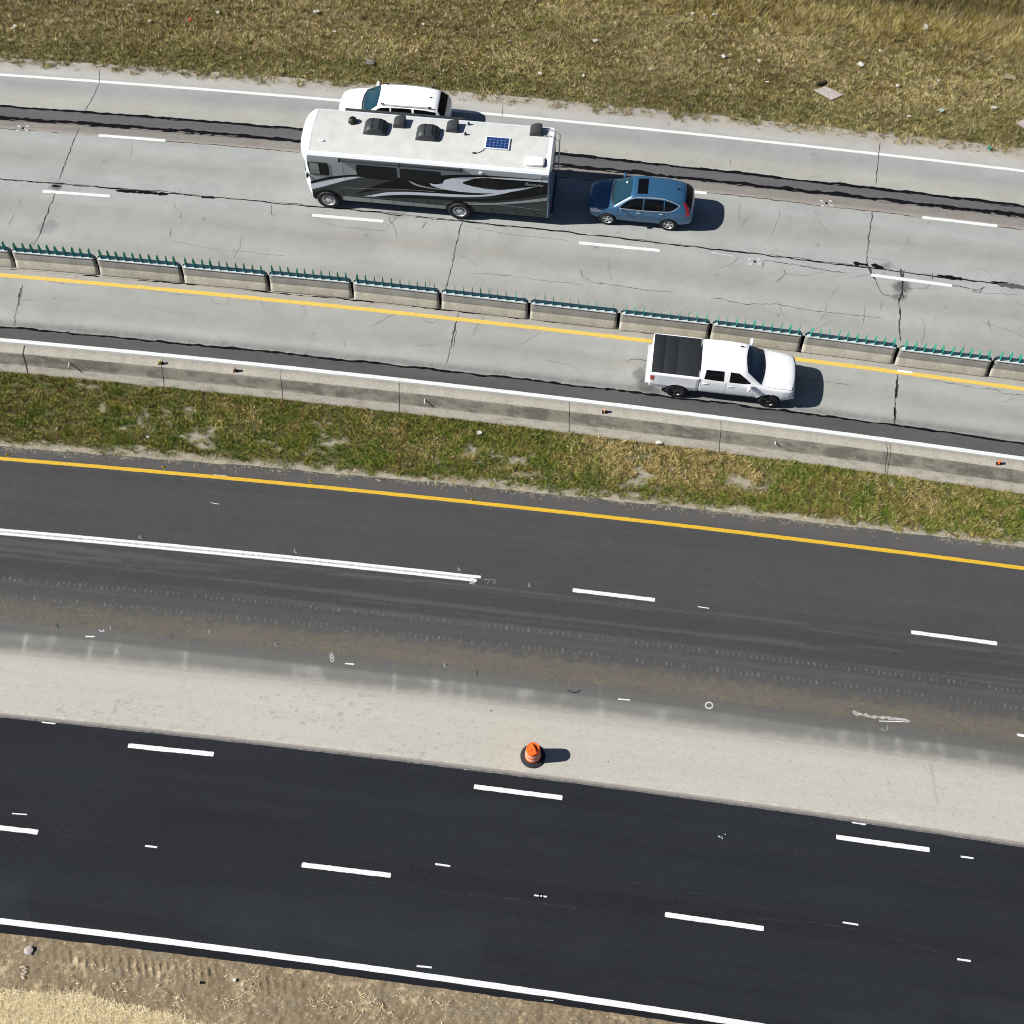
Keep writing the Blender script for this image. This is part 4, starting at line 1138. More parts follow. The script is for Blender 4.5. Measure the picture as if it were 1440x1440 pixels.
# ------------------------------------------------------------------ white sport utility vehicle
def suv():
    t = empty('utility_vehicle', (-5.25, 42.95, 0), R(173.6))
    tag(t, 'white sport utility vehicle on the shoulder side, half hidden by the motorhome', 'car')
    wx, rx, wr = 1.52, -1.36, .38
    st = [(2.46, .40, .56, .60, .66, .80, .62, .92, .50), (2.38, .32, .78, .58, .86, .90, .80, 1.02, .64), (2.1, .28, .90, .6, .96, .98, .90, 1.10, .74), (1.6, .26, .95, .62, 1.0, 1.06, .93, 1.16, .78),
          (1.28, .26, .96, .62, 1.0, 1.09, .94, 1.20, .80), (1.12, .26, .96, .62, 1.0, 1.11, .95, 1.30, .78), (.58, .26, .96, .62, 1.0, 1.15, .95, 1.69, .68), (.42, .26, .96, .62, 1.0, 1.155, .95, 1.73, .68), (-.3, .26, .96, .62, 1.0, 1.17, .95, 1.765, .69),
          (-1.2, .26, .96, .64, 1.0, 1.19, .945, 1.75, .68), (-1.75, .28, .95, .66, .99, 1.20, .93, 1.71, .66), (-2.02, .32, .93, .68, .97, 1.20, .92, 1.66, .63), (-2.16, .34, .91, .68, .96, 1.19, .90, 1.52, .66),
          (-2.36, .36, .87, .68, .93, 1.12, .87, 1.24, .74), (-2.46, .38, .80, .66, .87, .98, .80, 1.06, .68), (-2.52, .46, .62, .66, .68, .86, .62, .92, .5)]
    body, bvh = loft_body('body', st, M['white_car'], t, [(wx, wr, .44, 1.3, .62), (rx, wr, .44, 1.3, .62)])
    drape('windscreen', bvh, [(1.20, -.78), (1.30, -.4), (1.33, 0), (1.30, .4), (1.20, .78)], [(.62, -.62), (.58, -.3), (.57, 0), (.58, .3), (.62, .62)], 'z', M['glass_teal'], t)
    drape('wiper_cowl', bvh, [(1.29, -.78), (1.39, -.4), (1.42, 0), (1.39, .4), (1.29, .78)], [(1.21, -.78), (1.31, -.4), (1.34, 0), (1.31, .4), (1.21, .78)], 'z', M['black_plastic'], t, .005, 18, 3)
    drape('rear_window', bvh, [(-2.06, -.60), (-2.08, 0), (-2.06, .60)], [(-2.34, -.74), (-2.36, 0), (-2.34, .74)], 'z', M['rear_glass'], t)
    for s, ax in ((1, '+y'), (-1, '-y')):
        drape('side_window', bvh, [(1.0, 1.23), (.72, 1.46), (.45, 1.61), (.05, 1.65)], [(.95, 1.20), (.5, 1.20), (.05, 1.21)], ax, M['glass'], t)
        drape('side_window', bvh, [(-.02, 1.65), (-.5, 1.67), (-.92, 1.66)], [(-.02, 1.21), (-.5, 1.22), (-.95, 1.23)], ax, M['glass'], t)
        drape('side_window', bvh, [(-1.02, 1.66), (-1.5, 1.64), (-1.98, 1.56)], [(-1.05, 1.24), (-1.5, 1.25), (-2.05, 1.28)], ax, M['glass'], t)
        A, B = seam(None, [(.40, s * .62), (-.6, s * .64), (-1.75, s * .60)], .045); drape('roof_rail', bvh, A, B, 'z', M['alloy'], t, .035, 16, 2)
        for px_ in (.36, -1.72): small_box('rail_foot', t, (px_, s * .61, 1.755), (.16, .05, .05), M['black_plastic'], .012)
        for hx, hz in ((.14, 1.07), (-.86, 1.10)): small_box('door_handle', t, (hx, s * .985, hz), (.18, .03, .03), M['white_car'], .008)
        for pts in ([(1.0, 1.12), (1.02, .8), (.98, .40)], [(.02, 1.18), (.0, .8), (.02, .40)], [(-.98, 1.2), (-.92, .9), (-.78, .64)]):
            A, B = seam(None, pts, .012); drape('door_gap', bvh, A, B, ax, M['black_plastic'], t, .003, 10, 2)
        drape('tail_light', bvh, [(-2.05, 1.24), (-2.22, 1.22), (-2.32, 1.18)], [(-2.10, .98), (-2.24, .98), (-2.38, .98)], ax, M['red_lens'], t, .008, 8, 4)
        drape('headlight', bvh, [(1.95, .98), (2.15, .98), (2.33, .90)], [(1.98, .86), (2.15, .80), (2.34, .76)], ax, M['clear_lens'], t, .007, 10, 4)
        mirror_part(t, .86, s * .97, 1.20, s, M['white_car'], (.14, .22, .17))
        for x in (wx, rx): make_wheel(t, x, s * .86, wr, .25, .25, s, M['alloy'], 5)
    drape('grille', bvh, [(-.6, .86), (0, .88), (.6, .86)], [(-.55, .66), (0, .64), (.55, .66)], '+x', M['black_plastic'], t)
    small_box('antenna', t, (-1.70, .0, 1.755), (.10, .04, .06), M['black_plastic'], .015)
    return t
suv()

# ------------------------------------------------------------------ white pickup truck
def pickup():
    t = empty('pickup_truck', (8.45, 29.02, 0), R(-7.7))
    tag(t, 'white crew cab pickup truck with black bed cover beside the concrete barriers', 'pickup truck')
    wx, rx, wr = 1.84, -1.83, .405
    st = [(2.76, .48, .70, .72, .78, .95, .74, 1.06, .62), (2.68, .42, .86, .70, .94, 1.02, .88, 1.14, .74), (2.40, .40, .94, .72, .99, 1.10, .92, 1.20, .78), (1.9, .40, .96, .74, 1.01, 1.17, .94, 1.26, .80),
          (1.50, .40, .96, .74, 1.01, 1.22, .955, 1.30, .82), (1.34, .40, .96, .74, 1.01, 1.245, .96, 1.38, .80), (.80, .40, .96, .74, 1.01, 1.30, .965, 1.80, .70), (.64, .40, .96, .74, 1.01, 1.31, .965, 1.845, .70), (.1, .40, .96, .74, 1.01, 1.33, .965, 1.88, .71),
          (-.6, .40, .96, .74, 1.01, 1.35, .965, 1.875, .71), (-.90, .40, .96, .74, 1.01, 1.36, .965, 1.845, .70), (-.985, .42, .95, .74, 1.0, 1.36, .955, 1.80, .69), (-1.01, .44, .93, .74, .98, 1.35, .935, 1.70, .68)]
    body, bvh = loft_body('cab', st, M['white_car'], t, [(wx, wr + .02, .49, 1.3, .62)])
    drape('windscreen', bvh, [(1.33, -.82), (1.43, -.4), (1.46, 0), (1.43, .4), (1.33, .82)], [(.80, -.64), (.73, -.3), (.71, 0), (.73, .3), (.80, .64)], 'z', pmat('truck_glass', (.010, .018, .034), .05, spec=.5), t)
    drape('wiper_cowl', bvh, [(1.40, -.83), (1.50, -.4), (1.53, 0), (1.50, .4), (1.40, .83)], [(1.34, -.83), (1.44, -.4), (1.47, 0), (1.44, .4), (1.34, .83)], 'z', M['black_plastic'], t, .005, 18, 3)
    drape('rear_window', bvh, [(-.6, 1.66), (0, 1.68), (.6, 1.66)], [(-.62, 1.42), (0, 1.42), (.62, 1.42)], '-x', M['glass'], t)
    for s, ax in ((1, '+y'), (-1, '-y')):
        drape('side_window', bvh, [(.98, 1.40), (.72, 1.60), (.48, 1.75), (.14, 1.775)], [(.92, 1.36), (.5, 1.365), (.14, 1.375)], ax, M['glass'], t)
        drape('side_window', bvh, [(-.10, 1.775), (-.45, 1.775), (-.80, 1.76)], [(-.07, 1.385), (-.45, 1.39), (-.84, 1.41)], ax, M['glass'], t)
        for pts in ([(1.10, 1.27), (1.14, .9), (1.08, .50)], [(.03, 1.33), (.03, .9), (.03, .50)], [(-.95, 1.40), (-.93, 1.0), (-.80, .60), (-.76, .48)]):
            A, B = seam(None, pts, .012); drape('door_gap', bvh, A, B, ax, M['rv_silver'], t, .003, 10, 2)
        for hx, hz in ((.20, 1.16), (-.78, 1.20)): small_box('door_handle', t, (hx, s * 1.0, hz), (.2, .03, .04), M['white_car'], .01)
        mirror_part(t, .93, s * .98, 1.36, s, M['white_car'], (.12, .25, .22))
        drape('headlight', bvh, [(2.28, 1.06), (2.48, 1.06), (2.63, 1.02)], [(2.30, .86), (2.48, .82), (2.65, .80)], ax, M['clear_lens'], t, .008, 8, 4)
        drape('fender_flare', bvh, [(wx + .55 * math.cos(a), wr + .02 + .55 * math.sin(a)) for a in np.linspace(R(10), R(170), 16)], [(wx + .49 * math.cos(a), wr + .02 + .49 * math.sin(a)) for a in np.linspace(R(10), R(170), 16)], ax, M['white_car'], t, .022, 22, 3)
        A, B = seam(None, [(1.3, .52), (0, .50), (-.96, .52)], .10); drape('sill_step', bvh, A, B, ax, M['black_plastic'], t, .03, 10, 3)
        for x in (wx, rx): make_wheel(t, x, s * .875, wr, .27, .25, s, M['dark_alloy'], 6)
    A, B = seam(None, [(2.62, -.82), (2.72, -.4), (2.74, 0), (2.72, .4), (2.62, .82)], .03); drape('bonnet_edge', bvh, A, B, 'z', M['black_plastic'], t, .004, 18, 2)
    drape('grille', bvh, [(-.62, 1.0), (0, 1.02), (.62, 1.0)], [(-.6, .72), (0, .70), (.6, .72)], '+x', M['chrome'], t)
    small_box('front_bumper', t, (2.72, 0, .58), (.16, 1.62, .2), M['chrome'], .05)
    for s in (-1, 1):
        A, B = seam(None, [(2.5, s * .52), (2.0, s * .56), (1.56, s * .6)], .02); drape('bonnet_crease', bvh, A, B, 'z', M['white_car'], t, .007, 10, 2)
        A, B = seam(None, [(2.62, s * .80), (2.1, s * .86), (1.52, s * .87)], .014); drape('bonnet_gap', bvh, A, B, 'z', M['rv_grey'], t, .003, 12, 2)
        A, B = seam(None, [(1.44, s * .12), (1.30, s * .42), (1.20, s * .66)], .022); drape('wiper', bvh, A, B, 'z', M['black_plastic'], t, .02, 8, 2)
    # cargo bed: outer shell with wheel cut-outs
    bst = []
    for x, w, zt in ((-1.018, .985, 1.42), (-1.12, 1.0, 1.425), (-1.8, 1.0, 1.435), (-2.6, .995, 1.44), (-2.88, .985, 1.44), (-2.95, .96, 1.43)):
        bst.append((x, w, zt))
    bm = bmesh.new(); rg = []
    for x, w, zt in bst:
        h = [(w * .9, .55), (w * .97, .57), (w + .012, .80), (w + .005, 1.1), (w - .005, zt - .05), (w - .02, zt - .012), (w - .055, zt), (w - .10, zt)]
        lp = [(0, .55)] + h + [(0, zt)] + [(-y, z) for y, z in reversed(h)]
        rg.append([bm.verts.new((x, y, z)) for y, z in lp])
    n = len(rg[0])
    for i in range(len(rg) - 1):
        for k in range(n): bm.faces.new((rg[i][k], rg[i][(k + 1) % n], rg[i + 1][(k + 1) % n], rg[i + 1][k]))
    bm.faces.new(rg[0]); bm.faces.new(rg[-1])
    bmesh.ops.recalc_face_normals(bm, faces=bm.faces)
    me = bpy.data.meshes.new('bedtmp'); bm.to_mesh(me); bm.free()
    tmp = bpy.data.objects.new('tmp', me); COL.objects.link(tmp)
    cb = bmesh.new()
    for s in (-1, 1): add_lathe(cb, [(0, s * .62), (.50, s * .62), (.50, s * 1.3), (0, s * 1.3)], 40, 'Y', (rx, 0, wr + .02))
    bmesh.ops.recalc_face_normals(cb, faces=cb.faces)
    cm = bpy.data.meshes.new('cut'); cb.to_mesh(cm); cb.free(); cut = bpy.data.objects.new('cut', cm); COL.objects.link(cut)
    md = tmp.modifiers.new('b', 'BOOLEAN'); md.object = cut; md.operation = 'DIFFERENCE'; md.solver = 'EXACT'
    res = bpy.data.meshes.new_from_object(tmp.evaluated_get(bpy.context.evaluated_depsgraph_get())); res.name = 'cargo_bed'
    bpy.data.objects.remove(tmp); bpy.data.objects.remove(cut)
    res.materials.clear(); res.materials.append(M['white_car']); res.materials.append(M['black_plastic'])
    for p in res.polygons:
        c = p.center; dd = math.hypot(c.x - rx, c.z - wr - .02)
        if dd < .505 and abs(p.normal.y) < .3 and p.normal.z < .3 or (abs(abs(c.y) - .62) < .01): p.material_index = 1
        if p.normal.z < -.7: p.material_index = 1
    link('cargo_bed', res, t)
    b3 = bmesh.new(); b3.from_mesh(res); bb = BVHTree.FromBMesh(b3); b3.free()
    for s, ax in ((1, '+y'), (-1, '-y')):
        drape('fender_flare', bb, [(rx + .56 * math.cos(a), wr + .02 + .56 * math.sin(a)) for a in np.linspace(R(12), R(168), 16)], [(rx + .505 * math.cos(a), wr + .02 + .505 * math.sin(a)) for a in np.linspace(R(12), R(168), 16)], ax, M['white_car'], t, .022, 22, 3)
        drape('tail_light', bb, [(-2.78, 1.34), (-2.93, 1.34)], [(-2.78, 1.06), (-2.93, 1.06)], ax, M['red_lens'], t, .008, 6, 6)
    # cover in four hinged panels with a low rib at each fold
    bm = bmesh.new()
    for x0, x1 in ((-1.06, -1.94), (-1.945, -2.46), (-2.465, -2.91)):
        add_box(bm, ((x0 + x1) / 2, 0, 1.463), (x0 - x1, 1.80, .045), 0, .003)
    finish('bed_cover', bm, M['tonneau'], t, True, 40)
    small_box('rear_bumper', t, (-3.02, 0, .66), (.17, 1.84, .16), M['chrome'], .05)
    small_box('tailgate_lip', t, (-2.955, 0, 1.40), (.03, 1.5, .06), M['white_car'], .01)
    small_box('chassis', t, (-.1, 0, .46), (5.0, 1.1, .14), M['black_plastic'], .02)
    small_box('brake_light', t, (-.965, 0, 1.80), (.03, .34, .05), M['red_lens'], .01)
    small_box('antenna', t, (.50, .46, 1.885), (.14, .05, .05), M['black_plastic'], .02)
    return t
pickup()

# ------------------------------------------------------------------ motorhome
def motorhome():
    t = empty('motorhome', (-3.606, 38.945, 0), R(173.7))
    tag(t, 'long white and grey motorhome with black swoosh graphics, solar panel and roof vents', 'motorhome')
    W_, ZT = 1.32, 3.16
    half = [(1.05, .42), (1.24, .42), (W_, .50), (W_, 1.1), (W_, 1.9), (W_, 2.6), (W_, 3.02), (W_ - .018, 3.09), (W_ - .06, 3.14), (W_ - .16, 3.185), (.8, 3.235), (.4, 3.265)]
    loop = [(0, .42)] + half + [(0, 3.275)] + [(-y, z) for y, z in reversed(half)]
    def xf(y, z): return 5.27 - .42 * abs(y / W_) ** 3.2 - .13 * max(0, (z - 2.5) / .77) ** 2 - .06 * (1 if 1.5 < z < 2.6 else 0) - .10 * max(0, (.95 - z) / .5) ** 2
    def xr(y, z): return -5.42 + .10 * abs(y / W_) ** 6 + .10 * max(0, (z - 2.6) / .65) ** 3
    bm = bmesh.new(); rings = []; c0 = (0, 1.85)
    for s in (.0001, .3, .55, .75, .88, .95, .985, 1.0):
        rings.append([bm.verts.new((xf(c0[0] + (y - c0[0]) * s, c0[1] + (z - c0[1]) * s), (y - c0[0]) * s + c0[0], (z - c0[1]) * s + c0[1])) for y, z in loop])
    for x in (4.72, 3.0, 1.0, -1.0, -3.0, -5.0): rings.append([bm.verts.new((x, y, z)) for y, z in loop])
    for s in (1.0, .985, .95, .85, .6, .3, .0001):
        rings.append([bm.verts.new((xr(y * s, c0[1] + (z - c0[1]) * s), y * s, (z - c0[1]) * s + c0[1])) for y, z in loop])
    n = len(loop)
    for i in range(len(rings) - 1):
        for k in range(n):
            f = bm.faces.new((rings[i][k], rings[i][(k + 1) % n], rings[i + 1][(k + 1) % n], rings[i + 1][k]))
    bmesh.ops.remove_doubles(bm, verts=bm.verts, dist=.001)
    bmesh.ops.recalc_face_normals(bm, faces=bm.faces)
    for f in bm.faces:
        c = f.calc_center_median(); f.smooth = True
        if c.z > 3.17 and 4.72 > c.x > -5.3: f.material_index = 1
        elif c.x < -5.1 and c.z < 3.05 : f.material_index = 3
        elif abs(c.y) > W_ - .018 and c.x < 5.0: f.material_index = 2
        if f.normal.z < -.8: f.material_index = 4
    bvh = BVHTree.FromBMesh(bm)
    for e in bm.edges:
        if len(e.link_faces) == 2 and (e.calc_face_angle(0) > R(40) or e.link_faces[0].material_index != e.link_faces[1].material_index): e.smooth = False
    me = bpy.data.meshes.new('body'); bm.to_mesh(me); bm.free()
    link('body', me, t, [M['rv_white'], M['rv_roof'], M['rv_silver'], pmat('coach_rear', (.16, .22, .30), .3, .2, coat=.4), M['black_plastic']])  # rear wall coloured dark bluish, its shade painted into the material
    # front edge of the roof skin
    drape('roof_seam', bvh, *seam(None, [(4.70, -1.18), (4.75, 0), (4.70, 1.18)], .015), 'z', M['rv_silver'], t, .004, 14, 2)
    for s in (-1, 1):
        drape('roof_gutter', bvh, *seam(None, [(4.7, s * 1.2), (0, s * 1.2), (-5.28, s * 1.2)], .12), 'z', M['rv_white'], t, .008, 20, 3)
    drape('roof_edge', bvh, *seam(None, [(-5.22, -1.14), (-5.22, 1.14)], .16), 'z', M['rv_white'], t, .006, 12, 3)
    drape('windscreen', bvh, [(-1.0, 2.5), (0, 2.55), (1.0, 2.5)], [(-1.0, 1.62), (0, 1.58), (1.0, 1.62)], '+x', M['glass'], t, .008, 22, 8)
    drape('rear_window', bvh, [(-.7, 2.75), (.7, 2.75)], [(-.7, 2.25), (.7, 2.25)], '-x', M['glass'], t, .008, 8, 4)
    for s in (-1, 1):
        drape('headlight', bvh, [(s * .75, 1.0), (s * 1.1, 1.05)], [(s * .75, .8), (s * 1.1, .8)], '+x', M['clear_lens'], t, .01, 6, 4)
        drape('tail_light', bvh, [(s * .95, 1.45), (s * 1.15, 1.45)], [(s * .95, 1.05), (s * 1.15, 1.05)], '-x', M['red_lens'], t, .01, 4, 4)
    small_box('rear_bumper', t, (-5.44, 0, .52), (.14, 2.3, .2), M['rv_grey'], .04)
    # painted graphics: flat shapes on the coach side, laid over one another
    def panel(name, pts, layer, mat, s):
        P_ = [Vector((x, z, 0)) for x, z in pts]
        tri = tessellate_polygon([P_]); bm = bmesh.new()
        y = s * (W_ + .002 * layer)
        vs = [bm.verts.new((p.x, y, p.y)) for p in P_]
        for a in tri:
            try: bm.faces.new([vs[i] for i in a])
            except ValueError: pass
        return finish(name, bm, mat, t)
    def smooth(pts, n=6):
        P_ = [Vector(p) for p in pts]; out = []
        for i in range(len(P_) - 1):
            p0 = P_[max(i - 1, 0)]; p1 = P_[i]; p2 = P_[i + 1]; p3 = P_[min(i + 2, len(P_) - 1)]
            for k in range(n):
                u = k / n
                out.append(.5 * ((2 * p1) + (p2 - p0) * u + (2 * p0 - 5 * p1 + 4 * p2 - p3) * u * u + (3 * p1 - p0 - 3 * p2 + p3) * u ** 3))
        out.append(P_[-1]); return [(q.x, q.y) for q in out]
    for s in (1, -1):
        FR = 4.84
        # lower dark grey body
        panel('lower_paint', smooth([(FR, 1.28), (4.1, 1.62), (3.4, 1.86), (2.6, 2.02), (1.6, 2.05), (.4, 2.05), (-1, 2.05), (-3, 2.05), (-5.26, 2.05)], 4) + [(-5.26, .50), (FR, .50)], 1, M['rv_grey'], s)
        # white flash over the front wheel
        panel('swoosh', smooth([(FR, 1.36), (4.1, 1.66), (3.4, 1.92), (2.75, 2.10)]) + smooth([(2.62, 2.04), (3.4, 1.72), (4.1, 1.36), (FR, 1.0)]), 2, M['rv_white'], s)
        panel('swoosh', smooth([(FR, 1.04), (4.3, 1.28), (3.8, 1.52), (3.2, 1.72)]) + smooth([(3.2, 1.66), (3.8, 1.40), (4.3, 1.12), (FR, .88)]), 3, M['rv_grey'], s)
        # black sweep running from the nose along the windows to the tail
        panel('black_sweep', smooth([(FR, 1.52), (4.14, 1.84), (3.4, 2.06), (2.77, 2.16), (2.0, 2.12), (1.02, 2.20), (.0, 2.5), (-.76, 2.55), (-1.64, 2.70), (-2.94, 2.80), (-5.26, 2.82)])
              + smooth([(-5.26, 1.95), (-4.4, 1.85), (-3.4, 1.62), (-2.4, 1.42), (-1.4, 1.34), (-.2, 1.36), (1.2, 1.50), (2.3, 1.22), (3.0, .96)])
              + smooth([(2.9, 1.02), (2.2, 1.5), (1.6, 1.85), (1.2, 2.02), (2.0, 2.02), (2.77, 2.06), (3.4, 1.94), (4.14, 1.70), (FR, 1.38)]), 4, M['rv_black'], s)
        # silver crest under the rear windows
        panel('silver_crest', smooth([(-.30, 2.06), (-.5, 2.0), (-.83, 2.10), (-1.0, 2.34), (-1.72, 2.56), (-3.2, 2.72), (-5.26, 2.80)]) + smooth([(-5.26, 2.68), (-3.8, 2.66), (-2.5, 2.62), (-1.9, 2.38), (-1.70, 2.22), (-2.1, 2.08), (-3.19, 1.99), (-4.1, 2.2), (-4.9, 2.42)])
              + smooth([(-4.32, 2.16), (-3.7, 1.92), (-2.92, 1.74), (-2.2, 1.68), (-1.4, 1.68), (-.7, 1.78), (-.35, 1.92)]), 5, M['rv_white'], s)
        # thin curl by the window
        panel('curl', smooth([(.55, 2.10), (.2, 1.90), (-.3, 1.78), (-.9, 1.72)]) + smooth([(-.9, 1.70), (-.25, 1.72), (.3, 1.82), (.58, 2.04)]), 5, M['rv_silver'], s)
        # bright lower swoosh
        panel('swoosh', smooth([(2.64, .86), (2.1, 1.06), (1.53, 1.26), (.7, 1.38), (-.26, 1.44), (-1.59, 1.50), (-2.4, 1.58), (-2.92, 1.72), (-3.6, 1.98), (-4.32, 2.31)])
              + smooth([(-4.25, 2.22), (-3.5, 1.82), (-2.8, 1.56), (-2.0, 1.40), (-1.2, 1.32), (-.2, 1.27), (.8, 1.20), (1.6, 1.06), (2.2, .90)]), 6, M['rv_white'], s)
        panel('black_sweep', smooth([(2.1, .90), (1.4, 1.04), (.4, 1.16), (-.6, 1.20), (-1.6, 1.24), (-2.5, 1.34), (-3.6, 1.62), (-5.26, 2.12)])
              + smooth([(-5.26, 1.98), (-3.8, 1.48), (-2.6, 1.22), (-1.6, 1.12), (-.6, 1.08), (.6, 1.02), (1.5, .94)]), 7, M['rv_black'], s)
        panel('pinstripe', smooth([(3.5, 1.32), (2.4, 1.38), (1.0, 1.52), (-.5, 1.56)]) + smooth([(-.5, 1.54), (1.0, 1.50), (2.4, 1.36), (3.5, 1.30)]), 7, M['rv_silver'], s)
        panel('swoosh', smooth([(-.8, .86), (-1.8, .98), (-3.0, 1.16), (-4.2, 1.45), (-5.26, 1.78)]) + smooth([(-5.26, 1.58), (-4.2, 1.30), (-3.0, 1.05), (-1.8, .90)]), 8, M['rv_silver'], s)
        panel('pinstripe', smooth([(-1.1, .98), (-2.4, 1.10), (-3.6, 1.06), (-5.1, .98)]) + smooth([(-5.1, .96), (-3.6, 1.04), (-2.4, 1.07), (-1.1, .96)]), 9, M['rv_silver'], s)
        # rocker: pale skirt between the wheels
        panel('skirt', [(3.55, .80), (-1.0, .72), (-1.0, .52), (3.55, .52)], 8, pmat('coach_skirt', (.24, .25, .25), .35, .2, coat=.4), s)
        panel('nose_trim', [(FR, .86), (FR, .52), (4.74 - .1, .52), (4.62, .80)], 9, M['rv_black'], s)
        # bay door gaps and latches
        for x in (3.5, 2.3, 1.35, .45, -.5, -2.5, -3.3, -4.6):
            z1 = 1.3 if x > 2 else 1.0
            panel('bay_gap', [(x, z1), (x + .014, z1), (x + .014, .52), (x, .52)], 10, M['rv_black'], s)
        for x, z in ((2.7, .95), (1.75, .90), (.75, .84), (-.15, .80), (-2.9, .72), (-3.9, .76), (-4.75, .74)):
            small_box('latch', t, (x, s * (W_ + .024), z), (.10, .012, .07), M['black_plastic'], .003)
        panel('side_seam', [(3.31, 3.02), (3.325, 3.02), (3.325, 1.8), (3.31, 1.8)], 10, M['rv_grey'], s)
        panel('corner_seam', [(-5.0, 2.95), (-4.985, 2.95), (-4.985, .6), (-5.0, .6)], 10, M['rv_grey'], s)
        # windows
        def win(pts, mat, layer=11, nm='side_window'): return panel(nm, pts, layer, mat, s)
        def rr(x0, x1, z0, z1, r=.07):
            o = []
            for cx, cz, a0 in ((x1 - r, z1 - r, 0), (x0 + r, z1 - r, 90), (x0 + r, z0 + r, 180), (x1 - r, z0 + r, 270)):
                for k in range(5): o.append((cx + r * math.cos(R(a0 + k * 22.5)), cz + r * math.sin(R(a0 + k * 22.5))))
            return o
        win(rr(1.05, 2.77, 2.12, 2.77), M['glass']); win(rr(-.80, .93, 2.10, 2.75), M['glass']); win(rr(-3.2, -2.46, 2.02, 2.58, .05), M['glass'])
        win([(-1.72, 2.25), (-2.0, 2.42), (-2.5, 2.58), (-2.5, 2.05), (-2.1, 2.08)], M['rv_black'], 10, 'window_tip'); win([(-3.15, 2.57), (-4.0, 2.62), (-5.26, 2.66), (-4.9, 2.44), (-4.1, 2.22), (-3.15, 2.05)], M['rv_black'], 10, 'window_tail')
        win(rr(3.95, 4.80, 1.99, 2.74, .08), M['rv_black'], 11, 'cab_window_frame')
        win(rr(4.36, 4.76, 2.05, 2.70, .05), M['glass_light'], 12, 'cab_window'); win(rr(4.0, 4.30, 2.05, 2.70, .05), M['glass'], 12, 'cab_window')
        # wheel openings
        for x, rad in ((4.18, .60), (-1.52, .60)):
            pts = [(x + rad * math.cos(a), .52 + rad * .92 * math.sin(a)) for a in np.linspace(0, math.pi, 20)] + [(x - rad, .46), (x + rad, .46)]
            panel('wheel_opening', pts, 13, M['rv_black'], s)
            make_wheel(t, x, s * 1.275, .49, .28, .30, s, M['chrome'], 8, 'coach')
        mirror_part(t, 4.93, s * 1.22, 1.86, s, M['black_plastic'], (.09, .16, .2))
        small_box('porch_light', t, (-2.48, s * (W_ + .03), 2.93), (.16, .05, .13), M['rv_white'], .02)
    # name lettering near the tail on the camera's side
    cu = bpy.data.curves.new('t', 'FONT'); cu.body = 'Bounder'; cu.size = .23; cu.shear = .25; cu.extrude = .001
    to = bpy.data.objects.new('tmp', cu); COL.objects.link(to)
    bpy.context.view_layer.update()
    me = bpy.data.meshes.new_from_object(to.evaluated_get(bpy.context.evaluated_depsgraph_get())); bpy.data.objects.remove(to)
    for s, xo, ang in ((1, -4.30, 180), (-1, -5.05, 0)):
        l_ = link('lettering', me.copy(), t, M['rv_silver'])
        l_.location = (xo, s * (W_ + .030), 2.44); l_.rotation_euler = (R(90), R(2), R(ang))
    # awnings
    bm = bmesh.new(); add_box(bm, (.89, 1.375, 3.03), (5.15, .11, .10), 0, .02); finish('awning', bm, M['rv_grey'], t, True, 40)
    bm = bmesh.new(); add_box(bm, (1.07, -1.375, 3.10), (5.1, .11, .10), 0, .02); finish('awning', bm, M['rv_grey'], t, True, 40)
    for x in (3.42, .9, -1.66): small_box('awning_bracket', t, (x, 1.38, 3.02), (.07, .13, .15), M['black_plastic'], .01)
    # roof equipment
    def rz(x, y): return bvh.ray_cast(Vector((x, y, 6)), Vector((0, 0, -1)))[0].z
    bm = bmesh.new(); add_lathe(bm, [(.20, 0), (.20, .03), (.17, .05), (.165, .16), (.13, .21), (.07, .235), (0, .24)], 28, 'Z', (3.14, -.56, rz(3.14, -.56) - .01)); finish('satellite_dome', bm, M['black_plastic'], t, True, 40)
    for x, y in ((2.12, -.27), (-.09, -.19)):
        bm = bmesh.new(); z0 = rz(x, y) - .01
        rows = []
        for k in range(9):
            u = k / 8; xx = x + .49 - u * .98; hh = .28 * (1 - abs(2 * u - 1) ** 4) + .05
            rows.append([bm.verts.new((xx, y + yy, z0 + zz)) for yy, zz in ((-.37, 0), (-.36, hh * .7), (-.30, hh * .95), (0, hh * 1.06), (.30, hh * .95), (.36, hh * .7), (.37, 0))])
        for i in range(8):
            for j in range(6): bm.faces.new((rows[i][j], rows[i + 1][j], rows[i + 1][j + 1], rows[i][j + 1]))
        bm.faces.new(rows[0]); bm.faces.new(rows[-1])
        ac = finish('air_conditioner', bm, M['grey_plastic'], t, True, 45)
        bm = bmesh.new()
        for u in (-.18, .12): add_box(bm, (x + u, y, z0 + .345), (.02, .58, .012))
        finish('shroud_rib', bm, M['black_plastic'], ac)
    for x, y in ((1.18, -.68), (-1.05, -.68), (-4.54, -.88)):
        bm = bmesh.new(); z0 = rz(x, y) - .01
        pr = [(.26, 0), (.25, .08), (.12, .22), (-.10, .27), (-.24, .25), (-.25, 0)]
        A = [bm.verts.new((x + px_, y - .27, z0 + pz)) for px_, pz in pr]; B_ = [bm.verts.new((x + px_, y + .27, z0 + pz)) for px_, pz in pr]
        bm.faces.new(A); bm.faces.new(B_)
        for k in range(6): bm.faces.new((A[k], A[(k + 1) % 6], B_[(k + 1) % 6], B_[k]))
        bmesh.ops.bevel(bm, geom=bm.edges[:], offset=.02, segments=2, affect='EDGES')
        finish('roof_vent', bm, M['grey_plastic'], t, True, 45)
    sx, sy = -3.02, .0; zs = rz(sx, sy) + .035
    fr = small_box('solar_panel', t, (sx, sy, zs), (1.04, .66, .03), M['rv_white'], .006)
    bm = bmesh.new()
